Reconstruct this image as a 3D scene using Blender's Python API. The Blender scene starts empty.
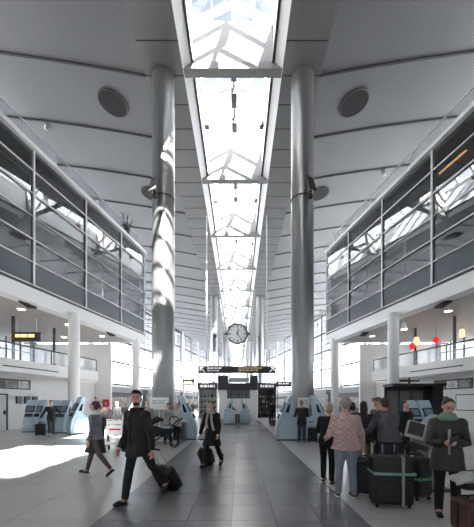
import bpy, bmesh, math, random
import numpy as np
from mathutils import Vector, Matrix
random.seed(7)
SC = bpy.context.scene
COL = SC.collection

# ------------------------------------------------------------------ camera, sky, sun, exposure
CX, CZ, F = 0.3, 1.65, 300.0
VX, VY = 239.0, 402.0
cam_d = bpy.data.cameras.new('camera'); cam = bpy.data.objects.new('camera', cam_d); COL.objects.link(cam)
cam.location = (CX, 0, CZ); cam.rotation_euler = (math.pi / 2, 0, 0)
cam_d.sensor_fit = 'HORIZONTAL'; cam_d.sensor_width = 36.0
cam_d.lens = F / 474 * 36.0
cam_d.shift_x = -(VX - 237) / 474; cam_d.shift_y = (VY - 263.5) / 474
cam_d.clip_end = 600
SC.camera = cam
W = bpy.data.worlds.new('sky'); SC.world = W; W.use_nodes = True
nt = W.node_tree; bg = nt.nodes['Background']
tc = nt.nodes.new('ShaderNodeTexCoord'); sx = nt.nodes.new('ShaderNodeSeparateXYZ')
cr = nt.nodes.new('ShaderNodeValToRGB')
cr.color_ramp.elements[0].position = 0.0; cr.color_ramp.elements[0].color = (.98, 1.0, 1.03, 1)
cr.color_ramp.elements[1].position = 0.75; cr.color_ramp.elements[1].color = (.052, .058, .066, 1)
nt.links.new(tc.outputs['Generated'], sx.inputs[0]); nt.links.new(sx.outputs['Z'], cr.inputs[0])
nt.links.new(cr.outputs[0], bg.inputs['Color']); bg.inputs['Strength'].default_value = 3.4
SUN_DIR = Vector((-.33, 1.05, -1.0)).normalized()
sl = bpy.data.lights.new('sun', 'SUN'); sl.energy = 22.0; sl.angle = math.radians(0.7); sl.color = (1.0, .97, .93)
sun = bpy.data.objects.new('sun', sl); COL.objects.link(sun)
sun.rotation_euler = SUN_DIR.to_track_quat('-Z', 'Y').to_euler(); sun.location = (20, -40, 60)
SC.view_settings.view_transform = 'Standard'; SC.view_settings.look = 'None'
SC.view_settings.exposure = 1.95; SC.view_settings.gamma = 1.0; SC.view_settings.use_curve_mapping = False
SC.cycles.caustics_reflective = False; SC.cycles.sample_clamp_indirect = 3.0; SC.cycles.max_bounces = 10; SC.cycles.diffuse_bounces = 6; SC.cycles.transparent_max_bounces = 24

# ------------------------------------------------------------------ materials
def lin(h):
    if isinstance(h, (int, float)): h = (h, h, h)
    if isinstance(h, str):
        h = tuple(int(h[i:i + 2], 16) / 255 for i in (0, 2, 4))
    return tuple((c / 12.92 if c <= .04045 else ((c + .055) / 1.055) ** 2.4) for c in h)
MATS = {}
def mat(name, col, rough=.6, metal=0.0, var=0.0, scale=20.0, emit=None, es=0.0, bump=0.0, spec=0.5):
    if name in MATS: return MATS[name]
    m = bpy.data.materials.new(name); m.use_nodes = True; n = m.node_tree; b = n.nodes['Principled BSDF']
    c = lin(col); b.inputs['Base Color'].default_value = (*c, 1)
    b.inputs['Roughness'].default_value = rough; b.inputs['Metallic'].default_value = metal
    b.inputs['Specular IOR Level'].default_value = spec
    if var or bump:
        t = n.nodes.new('ShaderNodeTexCoord'); z = n.nodes.new('ShaderNodeTexNoise'); z.inputs['Scale'].default_value = scale
        z.inputs['Detail'].default_value = 4
        n.links.new(t.outputs['Object'], z.inputs['Vector'])
        if var:
            r = n.nodes.new('ShaderNodeValToRGB')
            r.color_ramp.elements[0].position = .3; r.color_ramp.elements[1].position = .7
            r.color_ramp.elements[0].color = (*[max(0, x * (1 - var)) for x in c], 1)
            r.color_ramp.elements[1].color = (*[min(1, x * (1 + var)) for x in c], 1)
            n.links.new(z.outputs['Fac'], r.inputs[0]); n.links.new(r.outputs[0], b.inputs['Base Color'])
        if bump:
            bp = n.nodes.new('ShaderNodeBump'); bp.inputs['Strength'].default_value = bump; bp.inputs['Distance'].default_value = .01
            n.links.new(z.outputs['Fac'], bp.inputs['Height']); n.links.new(bp.outputs[0], b.inputs['Normal'])
    if emit is not None:
        b.inputs['Emission Color'].default_value = (*lin(emit), 1); b.inputs['Emission Strength'].default_value = es
    MATS[name] = m
    return m
def glass(name, tint, refl=1.0, base=.06, rough=.02):
    m = bpy.data.materials.new(name); m.use_nodes = True; n = m.node_tree; n.nodes.clear()
    out = n.nodes.new('ShaderNodeOutputMaterial'); tr = n.nodes.new('ShaderNodeBsdfTransparent'); gl = n.nodes.new('ShaderNodeBsdfGlossy')
    lwt = n.nodes.new('ShaderNodeLayerWeight'); lwt.inputs['Blend'].default_value = .5
    pw = n.nodes.new('ShaderNodeMath'); pw.operation = 'POWER'; pw.inputs[1].default_value = 4.0
    n.links.new(lwt.outputs['Facing'], pw.inputs[0])
    ma = n.nodes.new('ShaderNodeMath'); ma.operation = 'MULTIPLY_ADD'; ma.use_clamp = True
    ma.inputs[1].default_value = refl; ma.inputs[2].default_value = base
    mx = n.nodes.new('ShaderNodeMixShader')
    tr.inputs[0].default_value = (*tint, 1); gl.inputs['Roughness'].default_value = rough; gl.inputs[0].default_value = (.95, .97, 1, 1)
    n.links.new(pw.outputs[0], ma.inputs[0]); n.links.new(ma.outputs[0], mx.inputs[0])
    n.links.new(tr.outputs[0], mx.inputs[1]); n.links.new(gl.outputs[0], mx.inputs[2]); n.links.new(mx.outputs[0], out.inputs[0])
    MATS[name] = m
    return m
def math_node(n, op, a, b=None, clamp=False):
    q = n.nodes.new('ShaderNodeMath'); q.operation = op; q.use_clamp = clamp
    for i, v in enumerate((a, b)):
        if v is None: continue
        if isinstance(v, (int, float)): q.inputs[i].default_value = v
        else: n.links.new(v, q.inputs[i])
    return q.outputs[0]
def mix_col(n, f, a, b):
    q = n.nodes.new('ShaderNodeMix'); q.data_type = 'RGBA'
    if isinstance(f, (int, float)): q.inputs[0].default_value = f
    else: n.links.new(f, q.inputs[0])
    for i, v in ((6, a), (7, b)):
        if isinstance(v, tuple): q.inputs[i].default_value = (*v, 1)
        else: n.links.new(v, q.inputs[i])
    return q.outputs[2]
def floor_mat():
    m = bpy.data.materials.new('floor_tiles'); m.use_nodes = True; n = m.node_tree; b = n.nodes['Principled BSDF']
    t = n.nodes.new('ShaderNodeTexCoord'); s = n.nodes.new('ShaderNodeSeparateXYZ'); n.links.new(t.outputs['Object'], s.inputs[0])
    X, Y = s.outputs[0], s.outputs[1]
    M = lambda op, a, c=None: math_node(n, op, a, c)
    path = M('MULTIPLY', M('GREATER_THAN', X, -1.66), M('LESS_THAN', X, 2.05))
    def joints(px, py, ox, oy, w):
        gx = M('ABSOLUTE', M('SUBTRACT', M('FRACT', M('DIVIDE', M('ADD', X, ox), px)), .5))
        gy = M('ABSOLUTE', M('SUBTRACT', M('FRACT', M('DIVIDE', M('ADD', Y, oy), py)), .5))
        return M('MAXIMUM', M('GREATER_THAN', gx, .5 - w / px), M('GREATER_THAN', gy, .5 - w / py))
    def cellrand(px, py, ox, oy):
        c = n.nodes.new('ShaderNodeCombineXYZ')
        n.links.new(M('FLOOR', M('DIVIDE', M('ADD', X, ox), px)), c.inputs[0]); n.links.new(M('FLOOR', M('DIVIDE', M('ADD', Y, oy), py)), c.inputs[1])
        w = n.nodes.new('ShaderNodeTexWhiteNoise'); w.noise_dimensions = '3D'; n.links.new(c.outputs[0], w.inputs[0]); return w.outputs[0]
    jp = joints(.618, .618, 1.66, .14, .005); js = joints(1.236, .9, 1.66, .3, .004)
    nz = n.nodes.new('ShaderNodeTexNoise'); nz.inputs['Scale'].default_value = 90; nz.inputs['Detail'].default_value = 3
    n.links.new(t.outputs['Object'], nz.inputs['Vector'])
    nb = n.nodes.new('ShaderNodeTexNoise'); nb.inputs['Scale'].default_value = .8; n.links.new(t.outputs['Object'], nb.inputs['Vector'])
    sp = n.nodes.new('ShaderNodeMapRange'); sp.inputs[1].default_value = .35; sp.inputs[2].default_value = .65; sp.inputs[3].default_value = .80; sp.inputs[4].default_value = 1.15
    n.links.new(nz.outputs['Fac'], sp.inputs[0])
    base_s = mix_col(n, M('MULTIPLY', cellrand(1.236, .9, 1.66, .3), .6), (.64, .635, .63), (.72, .715, .71))
    base_s = mix_col(n, js, base_s, (.20, .2, .2))
    base_p = mix_col(n, cellrand(.618, .618, 1.66, .14), (.19, .19, .20), (.235, .235, .245))
    base_p = mix_col(n, jp, base_p, (.05, .05, .055))
    c = mix_col(n, path, base_s, base_p)
    q = n.nodes.new('ShaderNodeVectorMath'); q.operation = 'SCALE'; n.links.new(c, q.inputs[0]); n.links.new(sp.outputs[0], q.inputs['Scale'])
    n.links.new(q.outputs[0], b.inputs['Base Color'])
    b.inputs['Roughness'].default_value = .27
    b.inputs['Specular IOR Level'].default_value = .55
    bp = n.nodes.new('ShaderNodeBump'); bp.inputs['Strength'].default_value = .25; bp.inputs['Distance'].default_value = .003; bp.invert = True
    n.links.new(M('MAXIMUM', M('MULTIPLY', jp, path), M('MULTIPLY', js, M('SUBTRACT', 1.0, path))), bp.inputs['Height']); n.links.new(bp.outputs[0], b.inputs['Normal'])
    return m
def wing_mat():
    # perforated corrugated metal ceiling: fine ribs running lengthwise
    m = bpy.data.materials.new('ribbed_ceiling'); m.use_nodes = True; n = m.node_tree; b = n.nodes['Principled BSDF']
    t = n.nodes.new('ShaderNodeTexCoord'); s = n.nodes.new('ShaderNodeSeparateXYZ'); n.links.new(t.outputs['Object'], s.inputs[0])
    M = lambda op, a, c=None: math_node(n, op, a, c)
    r = M('ABSOLUTE', M('SUBTRACT', M('FRACT', M('DIVIDE', s.outputs[0], .12)), .5))
    g = M('GREATER_THAN', r, .33)
    c = mix_col(n, g, (.165, .165, .17), (.10, .10, .104))
    n.links.new(c, b.inputs['Base Color']); b.inputs['Roughness'].default_value = .5; b.inputs['Metallic'].default_value = .2
    bp = n.nodes.new('ShaderNodeBump'); bp.inputs['Strength'].default_value = .4; bp.inputs['Distance'].default_value = .02
    n.links.new(r, bp.inputs['Height']); n.links.new(bp.outputs[0], b.inputs['Normal'])
    return m
M_FLOOR = floor_mat(); M_WING = wing_mat()
M_BOX = mat('soffit_panel', .46, .45, .2, var=.04, scale=.6)
M_SEAM = mat('dark_seam', .16, .7)
M_STEEL = mat('column_paint', .55, .30, .72, var=.05, scale=.7)
M_WHITE = mat('white_paint', .90, .5)
M_WALL = mat('white_wall', .88, .65, var=.02, scale=1.5)
M_FASC = mat('white_fascia', .86, .45)
M_ALU = mat('aluminium', .84, .4, .15)
M_MULL = mat('mullion_grey', .46, .5)
M_DARKM = mat('dark_frame', .22, .5, .3)
M_BEAM = mat('beam_grey', .50, .5)
M_BLACK = mat('black_plastic', .06, .45)
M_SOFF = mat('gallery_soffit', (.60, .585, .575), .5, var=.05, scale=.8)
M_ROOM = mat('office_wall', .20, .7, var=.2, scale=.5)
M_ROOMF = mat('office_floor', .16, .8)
M_SPAND = mat('spandrel_glass', (.34, .37, .39), .12, .0)
M_KBLUE = mat('pale_blue_shell', (.69, .785, .84), .3)
M_KBLUE2 = mat('frosted_blue', (.78, .86, .90), .25)
M_SCREEN = mat('screen_dark', (.10, .13, .17), .15)
M_SCRLIT = mat('screen_lit', (.28, .34, .40), .3, emit=(.55, .65, .75), es=.03)
M_LAMP = mat('lamp_glow', 1.0, .5, emit=(1, .93, .82), es=14)
M_WARM = mat('warm_glow', (1, .8, .5), .5, emit=(1, .72, .42), es=.8)
M_RED = mat('red_glow', (.8, .12, .12), .5, emit=(.8, .1, .12), es=.35)
M_REDP = mat('red_paint', (.72, .12, .14), .4)
M_LEAF = mat('leaf', (.16, .2, .13), .6)
M_RUBBER = mat('rubber', .07, .7)
M_CHROME = mat('chrome', .75, .2, 1.0)
G_SKY = glass('skylight_glass', (.96, .97, .98), .5, .03)
G_FAC = glass('facade_glass', (.52, .55, .56), .8, .17)
G_CLR = glass('clear_glass', (.93, .95, .96), .45, .015)
G_WIN = glass('window_glass', (.93, .95, .97), .8, .02)

# ------------------------------------------------------------------ geometry helpers
class G:
    def __init__(s): s.v = []; s.f = []; s.sm = []
    def add(s, vs, fs, smooth=False):
        o = len(s.v); s.v += [tuple(map(float, p)) for p in vs]; s.f += [tuple(i + o for i in f) for f in fs]; s.sm += [smooth] * len(fs); return s
    def box(s, c, d, rot=None, ax=None):
        hx, hy, hz = d[0] / 2, d[1] / 2, d[2] / 2
        P = [Vector((x * hx, y * hy, z * hz)) for x in (-1, 1) for y in (-1, 1) for z in (-1, 1)]
        if rot is not None: P = [rot @ p for p in P]
        c = Vector(c); P = [p + c for p in P]
        return s.add(P, [(0, 1, 3, 2), (4, 6, 7, 5), (0, 4, 5, 1), (2, 3, 7, 6), (0, 2, 6, 4), (1, 5, 7, 3)])
    def bb(s, x0, x1, y0, y1, z0, z1):
        return s.box(((x0 + x1) / 2, (y0 + y1) / 2, (z0 + z1) / 2), (abs(x1 - x0), abs(y1 - y0), abs(z1 - z0)))
    def hexa(s, b4, t4):
        return s.add(list(b4) + list(t4), [(3, 2, 1, 0), (4, 5, 6, 7), (0, 1, 5, 4), (1, 2, 6, 5), (2, 3, 7, 6), (3, 0, 4, 7)])
    def bar(s, a, b, w, h=None, up=(0, 0, 1)):
        a, b = Vector(a), Vector(b); h = h or w; d = (b - a)
        if d.length < 1e-6: return s
        dn = d.normalized(); u = Vector(up)
        if abs(dn.dot(u)) > .98: u = Vector((0, 1, 0))
        x = dn.cross(u).normalized(); z = x.cross(dn)
        R = Matrix((x, dn, z)).transposed()
        return s.box((a + b) / 2, (w, d.length, h), R)
    def tube(s, pts, rad, n=12, sq=None, caps=True, smooth=True):
        """rad: number/list of numbers or (ra, rb); sq: fixed 'side' axis for ra"""
        pts = [Vector(p) for p in pts]; k = len(pts)
        if not isinstance(rad, (list,)): rad = [rad] * k
        rings = []; prev = None
        for i in range(k):
            d = (pts[min(i + 1, k - 1)] - pts[max(i - 1, 0)])
            d = d.normalized() if d.length > 1e-9 else Vector((0, 0, 1))
            if sq is not None: x = Vector(sq) - d * d.dot(Vector(sq))
            elif prev is not None: x = prev - d * d.dot(prev)
            else:
                u = Vector((1, 0, 0)) if abs(d.x) < .8 else Vector((0, 1, 0)); x = u - d * d.dot(u)
            if x.length < 1e-6: x = d.orthogonal()
            x.normalize(); prev = x; y = d.cross(x)
            r = rad[i]; ra, rb = (r if isinstance(r, tuple) else (r, r))
            rings.append([pts[i] + x * ra * math.cos(2 * math.pi * j / n) + y * rb * math.sin(2 * math.pi * j / n) for j in range(n)])
        V = [p for r in rings for p in r]; Fc = []
        for i in range(k - 1):
            for j in range(n):
                a = i * n + j; b2 = i * n + (j + 1) % n; Fc.append((a, b2, b2 + n, a + n))
        s.add(V, Fc, smooth)
        if caps:
            o = len(s.v) - len(V)
            s.f += [tuple(o + j for j in reversed(range(n))), tuple(o + (k - 1) * n + j for j in range(n))]; s.sm += [False, False]
        return s
    def cyl(s, a, b, r, r2=None, n=20, caps=True): return s.tube([a, b], [r, r if r2 is None else r2], n=n, caps=caps)
    def ell(s, c, r, n=14, m=9, rot=None):
        c = Vector(c); V = []; Fc = []
        if not isinstance(r, (tuple, list)): r = (r, r, r)
        for i in range(1, m):
            th = math.pi * i / m
            for j in range(n):
                ph = 2 * math.pi * j / n
                V.append(Vector((r[0] * math.sin(th) * math.cos(ph), r[1] * math.sin(th) * math.sin(ph), r[2] * math.cos(th))))
        V += [Vector((0, 0, r[2])), Vector((0, 0, -r[2]))]; T = len(V) - 2; B = T + 1
        for i in range(m - 2):
            for j in range(n):
                a = i * n + j; b = i * n + (j + 1) % n; Fc.append((a, a + n, b + n, b))
        for j in range(n):
            Fc.append((T, j, (j + 1) % n)); Fc.append((B, (m - 2) * n + (j + 1) % n, (m - 2) * n + j))
        if rot is not None: V = [rot @ p for p in V]
        return s.add([p + c for p in V], Fc, True)
    def torus(s, c, R, r, ax='z', n=24, m=8, rot=None, sc=(1, 1, 1)):
        V = []; Fc = []; c = Vector(c)
        for i in range(n):
            a = 2 * math.pi * i / n
            for j in range(m):
                b = 2 * math.pi * j / m; q = R + r * math.cos(b)
                p = (q * math.cos(a), q * math.sin(a), r * math.sin(b))
                p = {'z': p, 'x': (p[2], p[0], p[1]), 'y': (p[0], p[2], p[1])}[ax]
                p = Vector((p[0] * sc[0], p[1] * sc[1], p[2] * sc[2]))
                V.append((rot @ p if rot else p) + c)
        for i in range(n):
            for j in range(m):
                Fc.append((i * m + j, ((i + 1) % n) * m + j, ((i + 1) % n) * m + (j + 1) % m, i * m + (j + 1) % m))
        return s.add(V, Fc, True)
    def disc(s, c, nrm, r, t=.02, n=24):
        nrm = Vector(nrm).normalized(); c = Vector(c); return s.cyl(c - nrm * t / 2, c + nrm * t / 2, r, n=n)
    def prism(s, prof, y0, y1, axis='y'):
        n = len(prof)
        if axis == 'y': A = [(p[0], y0, p[1]) for p in prof]; B = [(p[0], y1, p[1]) for p in prof]
        else: A = [(y0, p[0], p[1]) for p in prof]; B = [(y1, p[0], p[1]) for p in prof]
        return s.add(A + B, [tuple(range(n)), tuple(reversed(range(n, 2 * n)))] + [(i, i + n, (i + 1) % n + n, (i + 1) % n) for i in range(n)])
    def build(s, name, m, parent=None, bevel=0, remesh=0, smooth_it=4, loc=None):
        me = bpy.data.meshes.new(name); me.from_pydata(s.v, [], s.f); me.update()
        me.polygons.foreach_set('use_smooth', s.sm); me.materials.append(m)
        bm = bmesh.new(); bm.from_mesh(me); bmesh.ops.recalc_face_normals(bm, faces=bm.faces); bm.to_mesh(me); bm.free()
        o = bpy.data.objects.new(name, me); COL.objects.link(o)
        if remesh:
            r = o.modifiers.new('r', 'REMESH'); r.mode = 'VOXEL'; r.voxel_size = remesh; r.use_smooth_shade = True
            q = o.modifiers.new('s', 'SMOOTH'); q.factor = .5; q.iterations = smooth_it
            dg = bpy.context.evaluated_depsgraph_get()
            nm = bpy.data.meshes.new_from_object(o.evaluated_get(dg)); o.modifiers.clear(); o.data = nm; bpy.data.meshes.remove(me)
            nm.name = name; nm.materials.clear(); nm.materials.append(m)
            nm.polygons.foreach_set('use_smooth', [True] * len(nm.polygons))
        elif bevel:
            q = o.modifiers.new('bevel', 'BEVEL'); q.width = bevel; q.segments = 2; q.limit_method = 'ANGLE'
        if parent: o.parent = parent
        if loc: o.location = loc
        return o
def tag(o, label=None, cat=None, group=None, kind=None):
    if label: o['label'] = label
    if cat: o['category'] = cat
    if group: o['group'] = group
    if kind: o['kind'] = kind
    return o
def empty(name, loc, rz=0, label=None, cat=None, group=None, kind=None):
    o = bpy.data.objects.new(name, None); COL.objects.link(o); o.location = loc; o.rotation_euler = (0, 0, rz)
    o.empty_display_size = .2
    return tag(o, label, cat, group, kind)
def kids(o): return [c for c in bpy.data.objects if c.parent == o]
def copy_tree(o, parent=None):
    c = o.copy(); COL.objects.link(c)
    if parent: c.parent = parent
    for ch in kids(o): copy_tree(ch, c)
    return c
ORD = ['first', 'second', 'third', 'fourth', 'fifth', 'sixth', 'seventh', 'eighth', 'ninth', 'tenth', 'eleventh', 'twelfth', 'thirteenth', 'fourteenth', 'fifteenth', 'sixteenth', 'seventeenth', 'eighteenth', 'nineteenth', 'twentieth']
def at(x, y, Y): return (CX + (x - VX) * Y / F, Y, CZ + (VY - y) * Y / F)
def gx(x, Y): return CX + (x - VX) * Y / F

# ------------------------------------------------------------------ hall shell
SL = .2133                       # how fast both sides of the hall close in
A_F, A_M, A_B, A_W, A_C = 12.97, 15.2, 17.1, 22.3, 29.5
def side(A, Y): return A - SL * Y
Y0, Y1 = -32.0, 132.0
g = G(); g.bb(-46, 46, Y0, Y1 + 3, -.2, 0); tag(g.build('floor', M_FLOOR), kind='structure')
BX_I, BX_O, ZB = 2.38, 4.24, 17.55
def wz(x):
    u = abs(x) - BX_O; return ZB + .19 * u - .0045 * u * u
SEAM0, MOD = 14.6, 3.56
for sgn, nm in ((-1, 'left'), (1, 'right')):
    g = G(); us = [0, 1.5, 3, 5, 7, 9, 12, 15, 18, 22, 26, 31]
    for i in range(len(us) - 1):
        xa, xb = sgn * (BX_O + us[i]), sgn * (BX_O + us[i + 1]); za, zb = wz(xa), wz(xb)
        g.hexa([(xa, Y0, za), (xb, Y0, zb), (xb, Y1, zb), (xa, Y1, za)], [(xa, Y0, za + .4), (xb, Y0, zb + .4), (xb, Y1, zb + .4), (xa, Y1, za + .4)])
    ce = tag(g.build('ceiling', M_WING), kind='structure')
    sm = G()
    y = SEAM0 - 12 * MOD
    while y < Y1:
        for i in range(len(us) - 1):
            xa, xb = sgn * (BX_O + us[i]), sgn * (BX_O + us[i + 1])
            sm.bar((xa, y, wz(xa) - .015), (xb, y, wz(xb) - .015), .10, .07)
        y += MOD
    sm.build('panel_seam', M_SEAM, ce)
    # flat smooth soffit along the skylight
    g = G(); g.bb(sgn * BX_I, sgn * BX_O, Y0, Y1, ZB - .02, ZB + .5)
    bx = tag(g.build('ceiling', M_BOX), kind='structure')
    sm = G(); y = SEAM0 - 30 * MOD / 2.5
    while y < Y1: sm.bb(sgn * BX_I, sgn * BX_O, y - .02, y + .02, ZB - .032, ZB - .02); y += MOD / 2.5
    sm.build('panel_seam', M_SEAM, bx)
    # white sloping reveal and upstand of the skylight
    g = G(); g.prism([(sgn * BX_I, ZB - .02), (sgn * 1.95, ZB + .30), (sgn * 1.93, ZB + 2.1), (sgn * 2.38, ZB + 2.1)], Y0, Y1)
    up = tag(g.build('trim_1' if sgn < 0 else 'trim_2', M_WHITE), kind='structure')
    g = G(); g.bb(sgn * 1.99, sgn * 1.88, Y0, Y1, ZB + .24, ZB + .34); g.build('edge_frame', M_DARKM, up)

# skylight bays
NB0, NB1 = -6, 16
ze, zr = 19.65, 20.7
for n in range(NB0, NB1):
    yb = 14.28 + 7.15 * n; k = n + 1
    if n < -1: lab = 'glazed roof skylight bay behind the camera'
    else: lab = f'gabled skylight bay over the hall, {ORD[k]} one counted from the camera'
    root = empty('skylight', (0, yb, ZB), 0, lab, 'skylight', 'skylight bays along the roof ridge')
    g = G(); g.bb(-2.36, 2.36, 0, .44, -.02, .33); g.build('cross_beam', M_BEAM, root, bevel=.03)
    g = G(); g.bb(-1.92, 1.92, .02, .10, .33, 2.25); g.build('baffle_panel', mat('baffle_mesh', .60, .7), root)
    g = G()
    for j in range(6):
        y = .1 + j * 7.15 / 6
        for s_ in (-1, 1): g.bar((s_ * 1.93, y, ze - ZB), (0, y, zr - ZB), .13, .16)
    for s_ in (-1, 1): g.bb(s_ * 1.86, s_ * 2.0, 0, 7.15, ze - ZB - .08, ze - ZB + .08)
    g.bb(-.09, .09, 0, 7.15, zr - ZB - .1, zr - ZB + .08)
    for s_ in (-1, 1): g.bar((s_ * .97, 0, (ze + zr) / 2 - ZB + .03), (s_ * .97, 7.15, (ze + zr) / 2 - ZB + .03), .05, .05)
    g.build('glazing_frame', M_WHITE, root)
    for s_ in (-1, 1):
        g = G(); t = .02
        g.hexa([(0, 0, zr - ZB + .08), (s_ * 2.0, 0, ze - ZB + .08), (s_ * 2.0, 7.15, ze - ZB + .08), (0, 7.15, zr - ZB + .08)],
               [(0, 0, zr - ZB + .08 + t), (s_ * 2.0, 0, ze - ZB + .08 + t), (s_ * 2.0, 7.15, ze - ZB + .08 + t), (0, 7.15, zr - ZB + .08 + t)])
        g.build('glass_slope', G_SKY, root)
    if n >= -1:
        g = G()
        for yy, L in ((2.6, .8), (4.1, .9), (5.9, .7)):
            g.bb(-.16, .16, yy - L / 2, yy + L / 2, zr - ZB - .62, zr - ZB - .28)
            g.bb(-.03, .03, yy - .03, yy + .03, zr - ZB - .3, zr - ZB - .05)
        g.bb(-.03, .03, 1.8, 6.6, zr - ZB - .32, zr - ZB - .26)
        g.build('ridge_lamp_track', M_DARKM, root, bevel=.02)
        for s_ in (-1, 1):
            g = G(); g.box((s_ * 1.74, 4.85, 1.72), (.24, .32, .22)); g.cyl((s_ * 1.92, 4.85, 1.72), (s_ * 1.7, 4.85, 1.72), .04, n=8)
            g.build('vent_motor', M_DARKM, root, bevel=.02)

# end walls
g = G(); g.bb(-46, 46, Y0 - .4, Y0, 0, 24); tag(g.build('wall_back', M_WALL), kind='structure')
def grid_window(name, P0, P1, z0, z1, nx, zs, thick, parent=None):
    """glazed wall between two ground points"""
    P0, P1 = Vector((*P0, 0)), Vector((*P1, 0)); d = P1 - P0; L = d.length; u = d / L
    root = empty(name, (P0.x, P0.y, 0)); root['kind'] = 'structure'
    g = G()
    for i in range(nx + 1):
        p = u * (L * i / nx); w = .30 if i % 4 == 0 else .09
        g.bar((p.x, p.y, z0), (p.x, p.y, z1), w, w, up=(0, 1, 0))
    g.build('mullion_grid', M_MULL, root)
    g = G()
    for z, h in zs: g.bar((0, 0, z), (d.x, d.y, z), .14, h)
    g.build('transom_grid', M_MULL if thick < .2 else M_DARKM, root)
    g = G(); nn = Vector((-u.y, u.x, 0)) * .02; e = Vector((0, 0, 0))
    g.hexa([nn + Vector((0, 0, z0)), d + nn + Vector((0, 0, z0)), d - nn + Vector((0, 0, z0)), -nn + Vector((0, 0, z0))],
           [nn + Vector((0, 0, z1)), d + nn + Vector((0, 0, z1)), d - nn + Vector((0, 0, z1)), -nn + Vector((0, 0, z1))])
    g.build('glass', G_WIN, root)
    return root
zs = [(z, .30 if k % 3 == 0 else .07) for k, z in enumerate(np.arange(4.5, 20, 1.2))]
YW = 25.1
for sgn in (-1, 1):
    ya, yb_ = YW + .2, Y1
    grid_window('window_1' if sgn < 0 else 'window_2', (sgn * side(A_C, ya), ya), (sgn * max(3, side(A_C, yb_)), yb_), 4.3, 20.5, 60, zs, .3)
    # solid base wall under it
    g = G(); xa, xb = sgn * side(A_C, ya), sgn * side(A_C, yb_)
    g.hexa([(xa, ya, 0), (xb, yb_, 0), (xb + sgn * .3, yb_, 0), (xa + sgn * .3, ya, 0)], [(xa, ya, 4.3), (xb, yb_, 4.3), (xb + sgn * .3, yb_, 4.3), (xa + sgn * .3, ya, 4.3)])
    tag(g.build('wall_left' if sgn < 0 else 'wall_right', M_WALL), kind='structure')
    # piers in front of the curtain wall
    for i in range(8):
        y = 31 + i * 10.7; x = sgn * (side(A_C, y) - .35)
        g = G(); g.bb(x - .22, x + .22, y - .35, y + .35, 0, 19.6)
        tag(g.build('wall_pier', M_WHITE), f'white flat pier on the {"left" if sgn < 0 else "right"} window wall, {ORD[i]} from the near end', 'pier', 'piers of the glazed side walls')
    # white partition wall closing the gallery block
    g = G(); xa = 10.45; g.bb(sgn * xa, sgn * 27, YW, YW + .3, 0, 6.5)
    tag(g.build('wall_left' if sgn < 0 else 'wall_right', M_WALL), kind='structure')
grid_window('window_3', (-20, Y1), (20, Y1), 0, 20, 20, zs, .1)

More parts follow.
